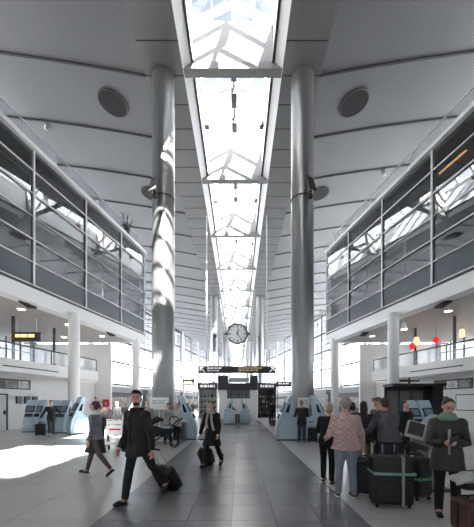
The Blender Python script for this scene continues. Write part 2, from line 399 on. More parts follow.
# ------------------------------------------------------------------ office galleries
ZG, ZT, ROW = 7.4, 14.15, 1.125
YE = 25.1
def gallery(sgn):
    sd = 'left' if sgn < 0 else 'right'
    root = empty('glass_gallery', (0, 0, 0), 0, f'two-storey glass-fronted office gallery raised on white columns along the {sd} side', 'office gallery', 'glazed galleries on both sides of the hall')
    T = math.atan(SL)
    def P(y, z, off=0.0): return Vector((sgn * (side(A_F, y) + off), y, z))
    dy = MOD
    ys = []; y = 14.8 - 9 * dy
    ys = [14.8 + dy * k for k in range(-10, 3)] + [YE]
    # glass panes
    for i in range(len(ys) - 1):
        ya, yb = ys[i], ys[i + 1]
        for r in range(6):
            z0, z1 = ZG + r * ROW, ZG + (r + 1) * ROW
            m = M_SPAND if r == 0 else G_FAC
            g = G(); o = .06
            g.hexa([P(ya, z0, o), P(yb, z0, o), P(yb, z0, o + .02), P(ya, z0, o + .02)], [P(ya, z1, o), P(yb, z1, o), P(yb, z1, o + .02), P(ya, z1, o + .02)])
            if yb > 5 or r == 0: g.build('glass_pane', m, root)
    if True:
        ya, yb = ys[0], 4.12 + .0
        ya = ys[0]; yb = [q for q in ys if q <= 5][-1]
        g = G(); g.hexa([P(ya, ZG + ROW, .06), P(yb, ZG + ROW, .06), P(yb, ZG + ROW, .08), P(ya, ZG + ROW, .08)], [P(ya, ZT, .06), P(yb, ZT, .06), P(yb, ZT, .08), P(ya, ZT, .08)])
        g.build('glass_pane', G_FAC, root)
    for y in ys:
        g = G(); g.bar(P(y, ZG), P(y, ZT), .065, .10, up=(0, 1, 0)); g.build('mullion', M_ALU, root)
    g = G(); g.bb(*sorted((sgn * side(A_F, YE), sgn * (side(A_F, YE) + .34))), YE - .05, YE + .03, ZG, ZT); 
    g2 = G(); g2.bar(P(YE, ZG, .38), P(YE, ZT, .38), .09, .09, up=(0, 1, 0)); g2.build('mullion', M_ALU, root)
    for r in range(6):
        if r == 0: pass
        w = .03 if r == 3 else .055
        g = G(); z = ZG + r * ROW; g.bar(P(ys[0], z, -.01), P(YE, z, -.01), w, w); g.build('transom', M_ALU, root)
    g = G(); g.bar(P(ys[0], ZT + .02, 0), P(YE + .1, ZT + .02, 0), .34, .22); g.build('top_rail', M_ALU, root, bevel=.02)
    # fascia and lip
    g = G(); a, b = P(ys[0], 6.55, -.05), P(YE + .05, 6.55, -.05)
    def strip(gg, o0, o1, z0, z1, ya=ys[0], yb=YE + .05):
        gg.hexa([P(ya, z0, o0), P(yb, z0, o0), P(yb, z0, o1), P(ya, z0, o1)], [P(ya, z1, o0), P(yb, z1, o0), P(yb, z1, o1), P(ya, z1, o1)])
    strip(g, -.06, .25, 6.5, 7.22); g.build('fascia', M_FASC, root)
    g = G(); strip(g, .0, .2, 7.22, 7.36); g.build('shadow_gap', M_DARKM, root)
    g = G(); strip(g, .25, .8, 6.58, 6.9); g.build('soffit_lip', M_FASC, root)
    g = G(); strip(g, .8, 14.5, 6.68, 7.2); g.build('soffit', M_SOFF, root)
    g = G(); strip(g, .25, 12, ZT + .06, ZT + .3); g.build('roof_slab', M_DARKM, root)
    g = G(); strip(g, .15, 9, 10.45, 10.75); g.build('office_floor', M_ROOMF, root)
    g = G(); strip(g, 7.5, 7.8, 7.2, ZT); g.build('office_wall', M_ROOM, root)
    # end wall of the block (faces the far hall)
    g = G(); x0 = side(A_F, YE) + .35; g.bb(sgn * x0, sgn * 21, YE - .12, YE + .05, 6.6, ZT + .2); g.build('end_wall', M_WALL, root)
    # inner columns and desks seen through the glass
    for k in range(7):
        y = -4 + k * 4.3; g = G(); p = P(y, 7.2, 2.3); g.cyl((p.x, p.y, 7.2), (p.x, p.y, ZT), .16, n=12); g.build('office_column', M_WHITE, root)
    for k, (y, z) in enumerate([(8, 10.25), (12, 10.25), (16, 10.25), (20, 10.25), (10.2, 13.9), (14.6, 13.9), (19, 13.9)]):
        p = P(y, z, 1.5); q = P(y + 1.5, z, 1.5); g = G(); g.bar(p, q, .09, .05)
        g.build('tube_light', M_WARM if (sgn > 0 and k in (4, 5)) else M_FASC, root)
    # roof balustrade
    for i in range(len(ys) - 1):
        g = G(); ya, yb = ys[i] + .04, ys[i + 1] - .04
        if ya < 2: continue
        g.hexa([P(ya, ZT + .3, .5), P(yb, ZT + .3, .5), P(yb, ZT + .3, .52), P(ya, ZT + .3, .52)], [P(ya, ZT + 1.35, .5), P(yb, ZT + 1.35, .5), P(yb, ZT + 1.35, .52), P(ya, ZT + 1.35, .52)])
        g.build('balustrade_glass', G_CLR, root)
    g = G(); g.bar(P(-8, ZT + 1.38, .51), P(YE, ZT + 1.38, .51), .05, .05); g.build('handrail', M_ALU, root)
    g = G(); g.bar(P(-8, ZT + 1.05, 1.0), P(YE - 1, ZT + 1.05, 1.0), .05, .05); g.build('handrail', M_ALU, root)
    for y in np.arange(2.5, 25, 3.56):
        g = G(); p = P(y, ZT + .2, .51); g.bar(p, p + Vector((0, 0, 1.1)), .035, .035, up=(0, 1, 0)); g.build('baluster', M_ALU, root)
    # mezzanine inside
    return root
gal_l = gallery(-1); gal_r = gallery(1)

def mezz(sgn):
    sd = 'left' if sgn < 0 else 'right'
    root = empty('mezzanine', (0, 0, 0), 0, f'white mezzanine balcony with glass balustrade under the {sd} gallery', 'balcony', 'mezzanines under the galleries')
    def P(y, z, A): return Vector((sgn * side(A, y), y, z))
    def strip(name, m, A0, A1, z0, z1, ya=-20, yb=22.7):
        g = G(); g.hexa([P(ya, z0, A0), P(yb, z0, A0), P(yb, z0, A1), P(ya, z0, A1)], [P(ya, z1, A0), P(yb, z1, A0), P(yb, z1, A1), P(ya, z1, A1)]); return g.build(name, m, root)
    strip('slab', M_FASC, A_M, A_W + .2, 3.25, 3.95)
    strip('fascia_vent', M_DARKM, A_M - .012, A_M + .05, 3.52, 3.58, 11, 13.4); strip('fascia_vent', M_DARKM, A_M - .012, A_M + .05, 3.52, 3.58, 15.5, 19)
    g = G(); g.hexa([P(-20, 4.0, A_M + .1), P(22.6, 4.0, A_M + .1), P(22.6, 4.0, A_M + .13), P(-20, 4.0, A_M + .13)], [P(-20, 4.75, A_M + .1), P(22.6, 4.75, A_M + .1), P(22.6, 4.75, A_M + .13), P(-20, 4.75, A_M + .13)])
    g.build('balustrade_glass', G_CLR, root)
    g = G(); g.bar(P(-20, 4.8, A_M + .1), P(22.6, 4.8, A_M + .1), .07, .07); g.build('handrail', M_DARKM, root)
    for y in np.arange(8.5, 22.8, 2.02):
        g = G(); p = P(y, 3.95, A_M + .1); g.bar(p, p + Vector((0, 0, .85)), .05, .03, up=(0, 1, 0)); g.build('baluster', M_DARKM, root)
    for y in (11.5, 14.5, 17.6, 20.5):
        g = G(); p = P(y, 3.95, A_M + 1.5); g.bb(p.x - .06, p.x + .06, p.y - .06, p.y + .06, 3.95, 6.7); g.build('post', M_DARKM, root)
    return root
mezz(-1); mezz(1)
for sgn in (-1, 1):
    sd = 'left' if sgn < 0 else 'right'
    # ground floor wall under the mezzanine
    g = G()
    def P(y, z, A): return (sgn * side(A, y), y, z)
    g.hexa([P(-25, 0, A_B), P(YE, 0, A_B), P(YE, 0, A_B + .3), P(-25, 0, A_B + .3)], [P(-25, 3.25, A_B), P(YE, 3.25, A_B), P(YE, 3.25, A_B + .3), P(-25, 3.25, A_B + .3)])
    w = tag(g.build('wall_' + sd, M_WALL), kind='structure')
    # upper back wall: sill then window strip
    g = G(); g.hexa([P(-25, 3.95, A_W), P(YE, 3.95, A_W), P(YE, 3.95, A_W + .3), P(-25, 3.95, A_W + .3)], [P(-25, 4.75, A_W), P(YE, 4.75, A_W), P(YE, 4.75, A_W + .3), P(-25, 4.75, A_W + .3)])
    tag(g.build('wall_' + sd, M_WALL), kind='structure')
    grid_window('window_4' if sgn < 0 else 'window_5', (sgn * side(A_W, -25), -25), (sgn * side(A_W, YE), YE), 4.75, 6.9, 44, [(4.8, .1), (5.7, .06), (6.85, .1)], .1)

# ------------------------------------------------------------------ columns
def big_column(x, y, lab):
    r = empty('round_column', (x, y, 0), 0, lab, 'column', 'tall grey steel columns')
    g = G(); g.cyl((0, 0, 0), (0, 0, ZB - .02), .545, n=48, caps=False)
    for z in (3.1, 9.2): pass
    g.build('shaft', M_STEEL, r)
    g = G(); g.cyl((0, 0, 0), (0, 0, .12), .56, n=48); g.build('base_ring', M_DARKM, r)
    g = G(); g.cyl((0, 0, 3.04), (0, 0, 3.065), .534, n=48); g.build('joint_ring', M_DARKM, r)
    return r
def flood(x, y, z, sgn, lab):
    r = empty('floodlight', (x, y, z), 0, lab, 'lamp', 'floodlights clamped to the tall columns')
    g = G(); g.torus((0, 0, 0), .56, .02, n=40, sc=(1, 1, 1.5)); g.build('clamp', M_DARKM, r)
    g = G(); g.cyl((sgn * .2, -.5, 0), (sgn * .22, -.85, -.1), .05, n=8); g.ell((sgn * .2, -.8, -.3), (.12, .12, .14)); g.build('lamp_head', M_BLACK, r)
    g = G(); R = Matrix.Rotation(math.radians(30 * sgn), 3, 'Z') @ Matrix.Rotation(math.radians(-18), 3, 'X')
    g.box((sgn * .22, -.95, .18), (.42, .05, .8), R); g.build('reflector_plate', M_BEAM if sgn < 0 else M_DARKM, r, bevel=.01)
    return r
names = ['nearest', 'second', 'third', 'fourth']
for i, y in enumerate((14.7, 45.2, 78.0, 111.0)):
    for sgn in (-1, 1):
        sd = 'left' if sgn < 0 else 'right'
        big_column(sgn * (3.4 if i == 0 else 3.46), y, f'tall grey round steel column, {names[i]} in the {sd} row')
        flood(sgn * (3.4 if i == 0 else 3.46), y, 11.5, sgn if i == 0 else -sgn, f'floodlight with plate reflector on the {names[i]} {sd} column')
def white_column(x, y, lab):
    r = empty('white_column', (x, y, 0), 0, lab, 'column', 'white columns carrying the galleries')
    g = G(); g.cyl((0, 0, 0), (0, 0, 6.7), .30, n=32, caps=False); g.build('shaft', M_WHITE, r)
    g = G(); g.cyl((0, 0, 0), (0, 0, .08), .33, n=32); g.build('base_ring', M_ALU, r)
for sgn in (-1, 1):
    sd = 'left' if sgn < 0 else 'right'
    for j, y in enumerate((17.1, 24.0, 10.2)):
        x = [9.1, 7.95, 10.65][j]
        white_column(sgn * x, y, f'slim white round column under the {sd} gallery, {["middle one", "one at the far end", "one nearest the camera"][j]}')

# ceiling speakers
for k, y in enumerate((16.37, 23.49)):
    for sgn in (-1, 1):
        x = sgn * 6.57; z = wz(x) - .02; nrm = Vector((sgn * .165, 0, -1)).normalized()
        c = Vector((x, y, z)); r = empty('ceiling_speaker', c, 0, f'round dark speaker grille in the {"left" if sgn < 0 else "right"} ceiling, {"nearer" if k == 0 else "farther"} one', 'speaker', 'round speakers in the ceiling')
        g = G(); q = nrm.to_track_quat('Z', 'Y').to_matrix()
        g.disc((0, 0, 0), nrm, .72, .06, 40); g.build('grille', mat('speaker_mesh', .055, .8, var=.3, scale=60), r)
        g = G(); g.torus((0, 0, 0), .76, .045, rot=q, n=40); g.build('rim', M_DARKM, r)
# small dome cameras
for (x, y, Y, lab) in ((46.5, 127.5, 15.8, 'left'), (384, 174, 19.2, 'right')):
    Y = next(q for q in np.arange(8, 40, .02) if CZ + (VY - y) * q / F > wz(gx(x, q)) - .12); X = gx(x, Y); Z = wz(X); zd = -.13; r = empty('security_camera', (X, Y, Z), 0, f'small white dome camera under the {lab} ceiling', 'security camera')
    g = G(); g.cyl((0, 0, 0), (0, 0, zd), .02, n=8); g.build('rod', M_ALU, r)
    g = G(); g.ell((0, 0, zd), (.13, .13, .13)); g.cyl((0, 0, zd), (0, 0, zd + .15), .1, n=12); g.build('dome', M_WHITE, r)

# ------------------------------------------------------------------ overhead sign, clock
def bars(g, x0, y, z, w, rows, h, gap, rnd, dy=-.01):
    for r in range(rows):
        x = x0
        while x < x0 + w * (1 if r == 0 else .8):
            L = rnd.uniform(.12, .4); g.bb(x, min(x + L, x0 + w), y + dy, y, z - r * gap - h, z - r * gap); x += L + .07
YS = 25.5
r = empty('hanging_sign', (0, YS, 0), 0, 'long dark direction sign hanging across the hall with white arrows', 'sign')
x0, x1 = gx(198.5, YS), gx(275.5, YS); z0, z1 = at(0, 373, YS)[2], at(0, 366, YS)[2]
g = G(); g.bb(x0, x1, 0, .25, z0, z1); g.build('sign_box', mat('sign_dark', (.17, .17, .19), .5), r, bevel=.02)
def arrow(g, cx, cz, s, sgn, y=-.012):
    def q(pts): g.add([(cx + sgn * p[0] * s, y, cz + p[1] * s) for p in pts] + [(cx + sgn * p[0] * s, y + .011, cz + p[1] * s) for p in pts],
                      [tuple(range(len(pts))), tuple(reversed(range(len(pts), 2 * len(pts))))] + [(i, (i + 1) % len(pts), (i + 1) % len(pts) + len(pts), i + len(pts)) for i in range(len(pts))])
    q([(.5, .5), (-.25, .5), (-.25, .28), (.28, .28)]); q([(.5, .5), (.28, .28), (.28, -.25), (.5, -.25)]); q([(.32, .46), (-.5, -.36), (-.36, -.5), (.46, .32)])
M_SIGNW = mat('sign_white', .95, .5, emit=(1, 1, 1), es=.1); M_SIGNY = mat('sign_yellow', (.75, .68, .5), .5, emit=(.8, .7, .5), es=.05)
g = G(); zc = (z0 + z1) / 2; arrow(g, x0 + .32, zc, .42, -1); g.build('arrow', M_SIGNW, r)
g = G(); arrow(g, x1 - .3, zc, .42, 1); g.build('arrow', M_SIGNW, r)
rn = random.Random(3)
g = G(); bars(g, x0 + .75, 0, zc + .17, 1.2, 1, .11, .2, rn); bars(g, x0 + .75, 0, zc - .05, 1.0, 1, .07, .2, rn); g.build('lettering', M_SIGNW, r)
g = G(); bars(g, x0 + 3.4, 0, zc + .2, 2.0, 2, .13, .2, rn); g.build('lettering', M_SIGNY, r)
for px in (206.5, 266.8):
    g = G(); xx = gx(px, YS); g.cyl((xx, .1, z1), (xx, .1, ZB), .055, n=10); g.build('hanger_rod', M_ALU, r)

YC = 42.8
cx, cz = gx(237.4, YC), CZ + (VY - 334) * YC / F
r = empty('station_clock', (cx, YC, cz), 0, 'large round white hall clock hung between the far columns', 'clock')
g = G(); g.cyl((0, -.2, 0), (0, .2, 0), 1.42, n=48); g.build('case', M_DARKM, r, bevel=.03)
g = G(); g.torus((0, -.2, 0), 1.4, .12, ax='y', n=48); g.build('rim', M_DARKM, r)
g = G(); g.cyl((0, -.215, 0), (0, -.19, 0), 1.34, n=48); g.build('dial', mat('dial_white', .72, .5), r)
g = G()
for k in range(12):
    a = k * math.pi / 6; d = Vector((math.sin(a), 0, math.cos(a))); L = .34 if k % 3 == 0 else .28
    g.bar(Vector((0, -.225, 0)) + d * (1.22 - L), Vector((0, -.225, 0)) + d * 1.22, .03, .12 if k % 3 == 0 else .09, up=Vector((math.cos(a), 0, -math.sin(a))))
g.build('hour_marks', M_BLACK, r)
for nm, a, L, w in (('hour_hand', 12, .72, .13), ('minute_hand', 146, 1.05, .09)):
    a = math.radians(a); d = Vector((math.sin(a), 0, math.cos(a))); g = G()
    g.bar(Vector((0, -.25, 0)) - d * .18, Vector((0, -.25, 0)) + d * L, .03, w, up=Vector((math.cos(a), 0, -math.sin(a)))); g.build(nm, M_BLACK, r)
for s_ in (-1, 1):
    g = G(); g.box((s_ * 1.6, 0, 0), (.42, .3, .32)); g.build('side_bracket', M_DARKM, r, bevel=.03)
for s_ in (-1, 1): g = G(); g.cyl((s_ * 1.72, 0, .1), (s_ * 2.6 - cx, 0, ZB - cz), .02, n=8); g.build('support_cable', M_ALU, r)

def small_sign(px0, px1, py0, py1, Y, lab, txt=M_SIGNW, hang=True, top=5.9):
    X0, X1 = gx(px0, Y), gx(px1, Y); a, b = at(0, py1, Y)[2], at(0, py0, Y)[2]
    r = empty('hanging_sign', ((X0 + X1) / 2, Y, a), 0, lab, 'sign')
    w = X1 - X0; g = G(); g.bb(-w / 2, w / 2, 0, .15, 0, b - a); g.build('sign_box', MATS.get('sign_dark') or mat('sign_dark', .17), r, bevel=.01)
    g = G(); bars(g, -w * .38, 0, (b - a) * .75, w * .7, 1, (b - a) * .32, 1, rn); g.build('lettering', txt, r)
    if not hang:
        for s_ in (-1, 1): g = G(); g.cyl((s_ * w * .42, .07, 0), (s_ * w * .42, .07, -a), .03, n=8); g.build('post', M_DARKM, r)
    if hang:
        for s_ in (-1, 1): g = G(); g.cyl((s_ * w * .35, .07, b - a), (s_ * w * .35, .07, top - a), .025, n=8); g.build('hanger_rod', M_ALU, r)
    return r

# ------------------------------------------------------------------ far middle: booth and shop stands
YB_ = 30.0
M_CHAR = mat('charcoal_panel', (.19, .19, .22), .5); M_GREYG = mat('grey_glass', (.42, .43, .46), .2)
r = empty('control_booth', (0, YB_, 0), 0, 'white security booth with dark header at the far end of the path', 'booth')
X = lambda px: gx(px, YB_)
Zp = lambda py: CZ + (VY - py) * YB_ / F
g = G(); g.bb(X(219), X(227), 0, .3, 0, Zp(390)); g.bb(X(250), X(257.5), 0, .3, 0, Zp(390)); g.bb(X(227), X(250), 0, .3, 0, Zp(398.5)); g.build('wall_panel', M_WALL, r)
g = G(); g.bb(X(218), X(257.5), -.25, .6, Zp(390), Zp(383)); g.bb(X(218), X(228), -.25, .6, Zp(383), Zp(375.5)); g.bb(X(250), X(257.5), -.25, .6, Zp(383), Zp(375.5)); g.build('header', M_CHAR, r)
g = G(); g.bb(X(227), X(250), .05, .2, Zp(398.5), Zp(390)); g.build('window', M_GREYG, r)
g = G()
for px in (231, 238.5, 246): g.bb(X(px) - .04, X(px) + .04, 0, .06, Zp(398.5), Zp(390))
g.bb(X(227), X(250), 0, .06, Zp(394.2) - .03, Zp(394.2) + .03); g.build('window_frame', M_CHAR, r)
g = G(); g.bb(X(229), X(249), -.1, 0, Zp(382.5), Zp(377.5)); g.build('upper_panel', mat('pale_panel', .7, .4), r)
g = G(); g.bb(X(218), X(257.5), .9, 8, 0, .02); 

def shop(px0, px1, pyt, Y, lab, seed, dark=True):
    X0, X1 = gx(px0, Y), gx(px1, Y); zt = CZ + (VY - pyt) * Y / F; w = X1 - X0
    r = empty('shop_stand', ((X0 + X1) / 2, Y, 0), 0, lab, 'shop stand')
    m = M_CHAR if dark else M_WHITE
    g = G(); g.bb(-w / 2, -w / 2 + .12, 0, 1.2, 0, zt); g.bb(w / 2 - .12, w / 2, 0, 1.2, 0, zt); g.build('side_post', m, r)
    g = G(); g.bb(-w / 2, w / 2, -.15, 1.2, zt - .65, zt); g.build('header', M_CHAR, r)
    g = G(); bars(g, -w * .38, -.15, zt - .2, w * .75, 1, .25, 1, rn); g.build('lettering', M_SIGNW, r)
    g = G(); g.bb(-w / 2, w / 2, 1.1, 1.2, 0, zt); g.build('back_panel', mat('shop_back', .35, .7, var=.5, scale=3) if dark else mat('shop_back_pale', .75, .6, var=.2, scale=2), r)
    for j in range(4):
        g = G(); z = .45 + j * .55; g.bb(-w / 2 + .12, w / 2 - .12, .3, 1.1, z - .04, z); g.build('shelf', m, r)
    return r, w
rr, w1 = shop(198, 217.5, 383, 31.0, 'open shop stand with dark header left of the white booth', 1, False)
rr2, w2 = shop(258, 276, 383, 31.0, 'dark shop stand with filled shelves right of the white booth', 2, True)
item_m = [mat('pack_white', .85, .5), mat('pack_tan', (.62, .5, .38), .5), mat('pack_dark', .12, .5), mat('pack_grey', .5, .5)]
rnI = random.Random(11)
for (ro, w, gname, lab, cols) in ((rr, w1, 'goods on the left shop stand', 'small boxed good on a shelf of the left shop stand', (2, 3, 2, 3)), (rr2, w2, 'goods on the right shop stand', 'small pale boxed good on a shelf of the dark right shop stand', (0, 1, 3, 0))):
    for j in range(4):
        n = 5
        for i in range(n):
            z = .45 + j * .55; h = rnI.uniform(.18, .36); ww = rnI.uniform(.12, .22)
            g = G(); g.bb(-ww / 2, ww / 2, -.1, .1, 0, h); o = g.build('goods_box', item_m[cols[(i + j) % 4]], None, bevel=.01)
            o.location = (ro.location.x - w / 2 + .28 + (w - .5) * i / (n - 1), ro.location.y + .5, z); tag(o, lab, 'box', gname)
small_sign(182.5, 194.5, 379.5, 386, 29.0, 'small dark overhead sign left of the shop stands', M_SIGNY, False)
small_sign(276.5, 291.5, 381.5, 386.5, 29.0, 'small dark overhead sign right of the shop stands', M_SIGNW, False)
# dark shopfronts along the base of the window walls
for sgn in (-1, 1):
    sd = 'left' if sgn < 0 else 'right'
    for k in range(4):
        ya = 38 + k * 16; 
        r = empty('retail_kiosk', (0, 0, 0), 0, f'dark low shop front along the {sd} window wall, {ORD[k]} from the near end', 'shop front', 'shop fronts below the window walls')
        def P(y, z, o): return (sgn * (side(A_C, y) - o), y, z)
        g = G(); yb = ya + 14
        g.hexa([P(ya, 0, 1.6), P(yb, 0, 1.6), P(yb, 0, .1), P(ya, 0, .1)], [P(ya, 3.1, 1.6), P(yb, 3.1, 1.6), P(yb, 3.1, .1), P(ya, 3.1, .1)]); g.build('body', M_CHAR if (k % 2 == 0) else mat('shop_grey', .45, .5), r)
        g = G(); g.hexa([P(ya, 3.1, 2.0), P(yb, 3.1, 2.0), P(yb, 3.1, .1), P(ya, 3.1, .1)], [P(ya, 3.9, 2.0), P(yb, 3.9, 2.0), P(yb, 3.9, .1), P(ya, 3.9, .1)]); g.build('canopy', M_BEAM, r)
        g = G(); g.hexa([P(ya + 1, .8, 1.64), P(yb - 1, .8, 1.64), P(yb - 1, .8, 1.6), P(ya + 1, .8, 1.6)], [P(ya + 1, 2.4, 1.64), P(yb - 1, 2.4, 1.64), P(yb - 1, 2.4, 1.6), P(ya + 1, 2.4, 1.6)]); g.build('shop_window', mat('shop_glow', (.5, .48, .45), .4, var=.6, scale=1.5), r)
# ------------------------------------------------------------------ wall fittings
def wallpt(x, s=17.4):            # a point of the ground-floor back wall seen at pixel column x on the left side
    r = 303.0 - x; return F * s / r
def wall_panel(sgn, y0, y1, z0, z1, name, lab, cat, m, t=.05, group=None, A=A_B):
    r = empty(name, (sgn * (side(A, (y0 + y1) / 2) - .02), (y0 + y1) / 2, z0), 0, lab, cat, group)
    cx0, cy0 = r.location.x, r.location.y
    def P(y, z, o): return (sgn * (side(A, y) - o) - cx0, y - cy0, z - z0)
    g = G(); g.hexa([P(y0, z0, .01), P(y1, z0, .01), P(y1, z0, .01 + t), P(y0, z0, .01 + t)], [P(y0, z1, .01), P(y1, z1, .01), P(y1, z1, .01 + t), P(y0, z1, .01 + t)])
    g.build('board', m, r)
    return r, P
M_PHOTO = [mat('print_dark', .22, .4, var=.6, scale=3), mat('print_mid', .45, .4, var=.6, scale=4), mat('print_light', .7, .4, var=.5, scale=5)]
for sgn, (ya, yb) in ((-1, (16.6, 19.1)), (1, (16.9, 19.4))):
    sd = 'left' if sgn < 0 else 'right'
    r, P = wall_panel(sgn, ya, yb, 2.42, 3.02, 'poster_board', f'long dark framed photo board high on the {sd} white wall', 'poster', M_BLACK)
    n = 3
    for k in range(n):
        a = ya + .07 + (yb - ya - .1) * k / n; b = a + (yb - ya - .1) / n - .08; g = G()
        g.hexa([P(a, 2.49, .07), P(b, 2.49, .07), P(b, 2.49, .06), P(a, 2.49, .06)], [P(a, 2.95, .07), P(b, 2.95, .07), P(b, 2.95, .06), P(a, 2.95, .06)]); g.build('picture', M_PHOTO[(k + (sgn > 0)) % 3], r)
    for k in range(3):
        a = ya + 1.55 + k * .55
        r, P = wall_panel(sgn, a, a + .34, 1.55, 2.0, 'wall_screen', f'small dark wall screen under the {sd} photo board, {ORD[k]} from the near end', 'screen', M_BLACK, .08, 'small wall screens')
        g = G(); g.hexa([P(a + .04, 1.6, .1), P(a + .3, 1.6, .1), P(a + .3, 1.6, .09), P(a + .04, 1.6, .09)], [P(a + .04, 1.95, .1), P(a + .3, 1.95, .1), P(a + .3, 1.95, .09), P(a + .04, 1.95, .09)]); g.build('display', M_GREYG, r)
# door on the left, framed whiteboard on the right
dr = empty('door_1', (0, 0, 0)); dr['kind'] = 'structure'
def PL(y, z, o): return (-(side(A_B, y) - o), y, z)
g = G(); g.hexa([PL(16.4, 0, .0), PL(17.55, 0, .0), PL(17.55, 0, .04), PL(16.4, 0, .04)], [PL(16.4, 2.05, .0), PL(17.55, 2.05, .0), PL(17.55, 2.05, .04), PL(16.4, 2.05, .04)]); g.build('door_leaf', mat('door_grey', .78, .5), dr)
g = G(); g.bar(PL(17.6, 0, .03), PL(17.6, 2.1, .03), .08, .08, up=(0, 1, 0)); g.bar(PL(16.35, 2.1, .03), PL(17.64, 2.1, .03), .08, .08); g.build('door_frame', M_DARKM, dr)
g = G(); g.bb(*sorted((PL(17.4, 0, .05)[0], PL(17.4, 0, .12)[0])), 17.38, 17.46, .95, 1.15); g.build('door_handle', M_BLACK, dr)
r, P = wall_panel(1, 16.2, 17.9, 1.15, 2.1, 'notice_board', 'white notice board with grey frame on the right wall', 'notice board', M_DARKM)
g = G(); g.hexa([P(16.26, 1.2, .07), P(17.84, 1.2, .07), P(17.84, 1.2, .06), P(16.26, 1.2, .06)], [P(16.26, 2.05, .07), P(17.84, 2.05, .07), P(17.84, 2.05, .06), P(16.26, 2.05, .06)]); g.build('panel', M_WHITE, r)
for k, (px, py) in enumerate(((93, 398), (101, 402), (375, 399))):
    x, y, z = at(px, py, YW); o = empty('wall_sign', (x, YW, z), 0, ['small red sign plate on the left white end wall, upper one', 'small red sign plate on the left white end wall, lower one', 'small red sign plate on the right white end wall'][k], 'sign')
    g = G(); g.bb(-.28, .28, -.03, 0, -.09, .09); g.build('plate', M_REDP, o); g = G(); g.bb(-.2, .2, -.036, -.03, -.02, .03); g.build('lettering', M_WHITE, o)
o = empty('fire_hose_box', (-10.78, YW, 1.25), 0, 'red wall box at the edge of the left white end wall', 'fire box')
g = G(); g.bb(-.27, .27, -.22, 0, 0, .62); g.build('cabinet', M_REDP, o, bevel=.05); g = G(); g.disc((.08, -.23, .12), (0, 1, 0), .07, .02); g.build('dial', M_WHITE, o)

# soffit fittings
def soff_box(px, py, lab):
    Y = (6.62 - CZ) * F / (VY - py); X = gx(px, Y); r = empty('soffit_speaker', (X, Y, 6.66), math.atan(SL) * (1 if X < 0 else -1), lab, 'speaker', 'dark box speakers under the galleries')
    g = G(); g.bb(-.22, .22, -.5, .5, -.16, 0); g.build('housing', M_BLACK, r, bevel=.03); g = G(); g.bb(-.18, .18, -.45, .45, -.175, -.16); g.build('grille', MATS['speaker_mesh'], r)
soff_box(28, 303, 'dark box speaker under the left gallery, nearer one'); soff_box(111, 333, 'dark box speaker under the left gallery, farther one')
soff_box(443, 303, 'dark box speaker under the right gallery, nearer one'); soff_box(364, 333, 'dark box speaker under the right gallery, farther one')
def downlight(px, py, lab):
    Y = (6.66 - CZ) * F / (VY - py); X = gx(px, Y); r = empty('downlight', (X, Y, 6.68), 0, lab, 'lamp', 'round downlights in the gallery soffits')
    g = G(); g.cyl((0, 0, -.03), (0, 0, 0), .16, n=24); g.build('glow_disc', M_LAMP, r); g = G(); g.torus((0, 0, -.02), .19, .035); g.build('rim', M_WHITE, r)
for px, py, l in ((21.5, 309, 'left gallery, nearest one'), (68.5, 324.5, 'left gallery, beside the white column'), (102, 336, 'left gallery, farthest one'), (64, 337, 'left gallery, deepest one'),
                  (448, 311, 'right gallery, nearest one'), (372, 336, 'right gallery, farthest one')):
    downlight(px, py, 'round bright downlight in the soffit of the ' + l)
small_sign(12, 40, 332, 341, 18.0, 'lit sign with warm lettering hanging over the left mezzanine', M_WARM, True, 6.68)
for k, (px, py, m, sz, lab) in enumerate(((412, 346, M_RED, .2, 'red round pendant lamp over the right mezzanine, left one'), (436, 340, M_RED, .2, 'red round pendant lamp over the right mezzanine, right one'),
                           (462, 333, M_WARM, .16, 'warm cylindrical pendant lamp over the right mezzanine'), (416.5, 341, M_WARM, .17, 'warm shaded pendant lamp between the red ones'))):
    Y = 20.0; x, y, z = at(px, py, Y); r = empty('pendant_lamp', (x, y, z), 0, lab, 'lamp', 'pendant lamps over the right mezzanine')
    g = G()
    if k < 2: g.ell((0, 0, 0), (sz, sz, sz * 1.05)); g.torus((0, 0, .16), .1, .03)
    else: g.tube([(0, 0, -.25), (0, 0, .1), (0, 0, .25)], [sz, sz * .95, sz * .6], n=20)
    g.build('lamp_shade', m, r); g = G(); g.cyl((0, 0, .15), (0, 0, 6.68 - z), .012, n=6); g.build('cord', M_BLACK, r)
x, y, z = at(404, 326, 18.1); r = empty('pendant_lamp', (x, y, z), 0, 'white cylindrical spotlight beside the right white column', 'lamp')
g = G(); g.tube([(0, 0, -.2), (0, 0, .1), (0, 0, .22)], [.17, .13, .06], n=20); g.build('lamp_shade', M_WHITE, r); g = G(); g.cyl((0, 0, .2), (0, 0, 6.68 - z), .02, n=6); g.build('cord', M_ALU, r)
g = G(); g.disc((0, 0, -.2), (0, 0, 1), .15, .02); g.build('glow_disc', M_LAMP, r)

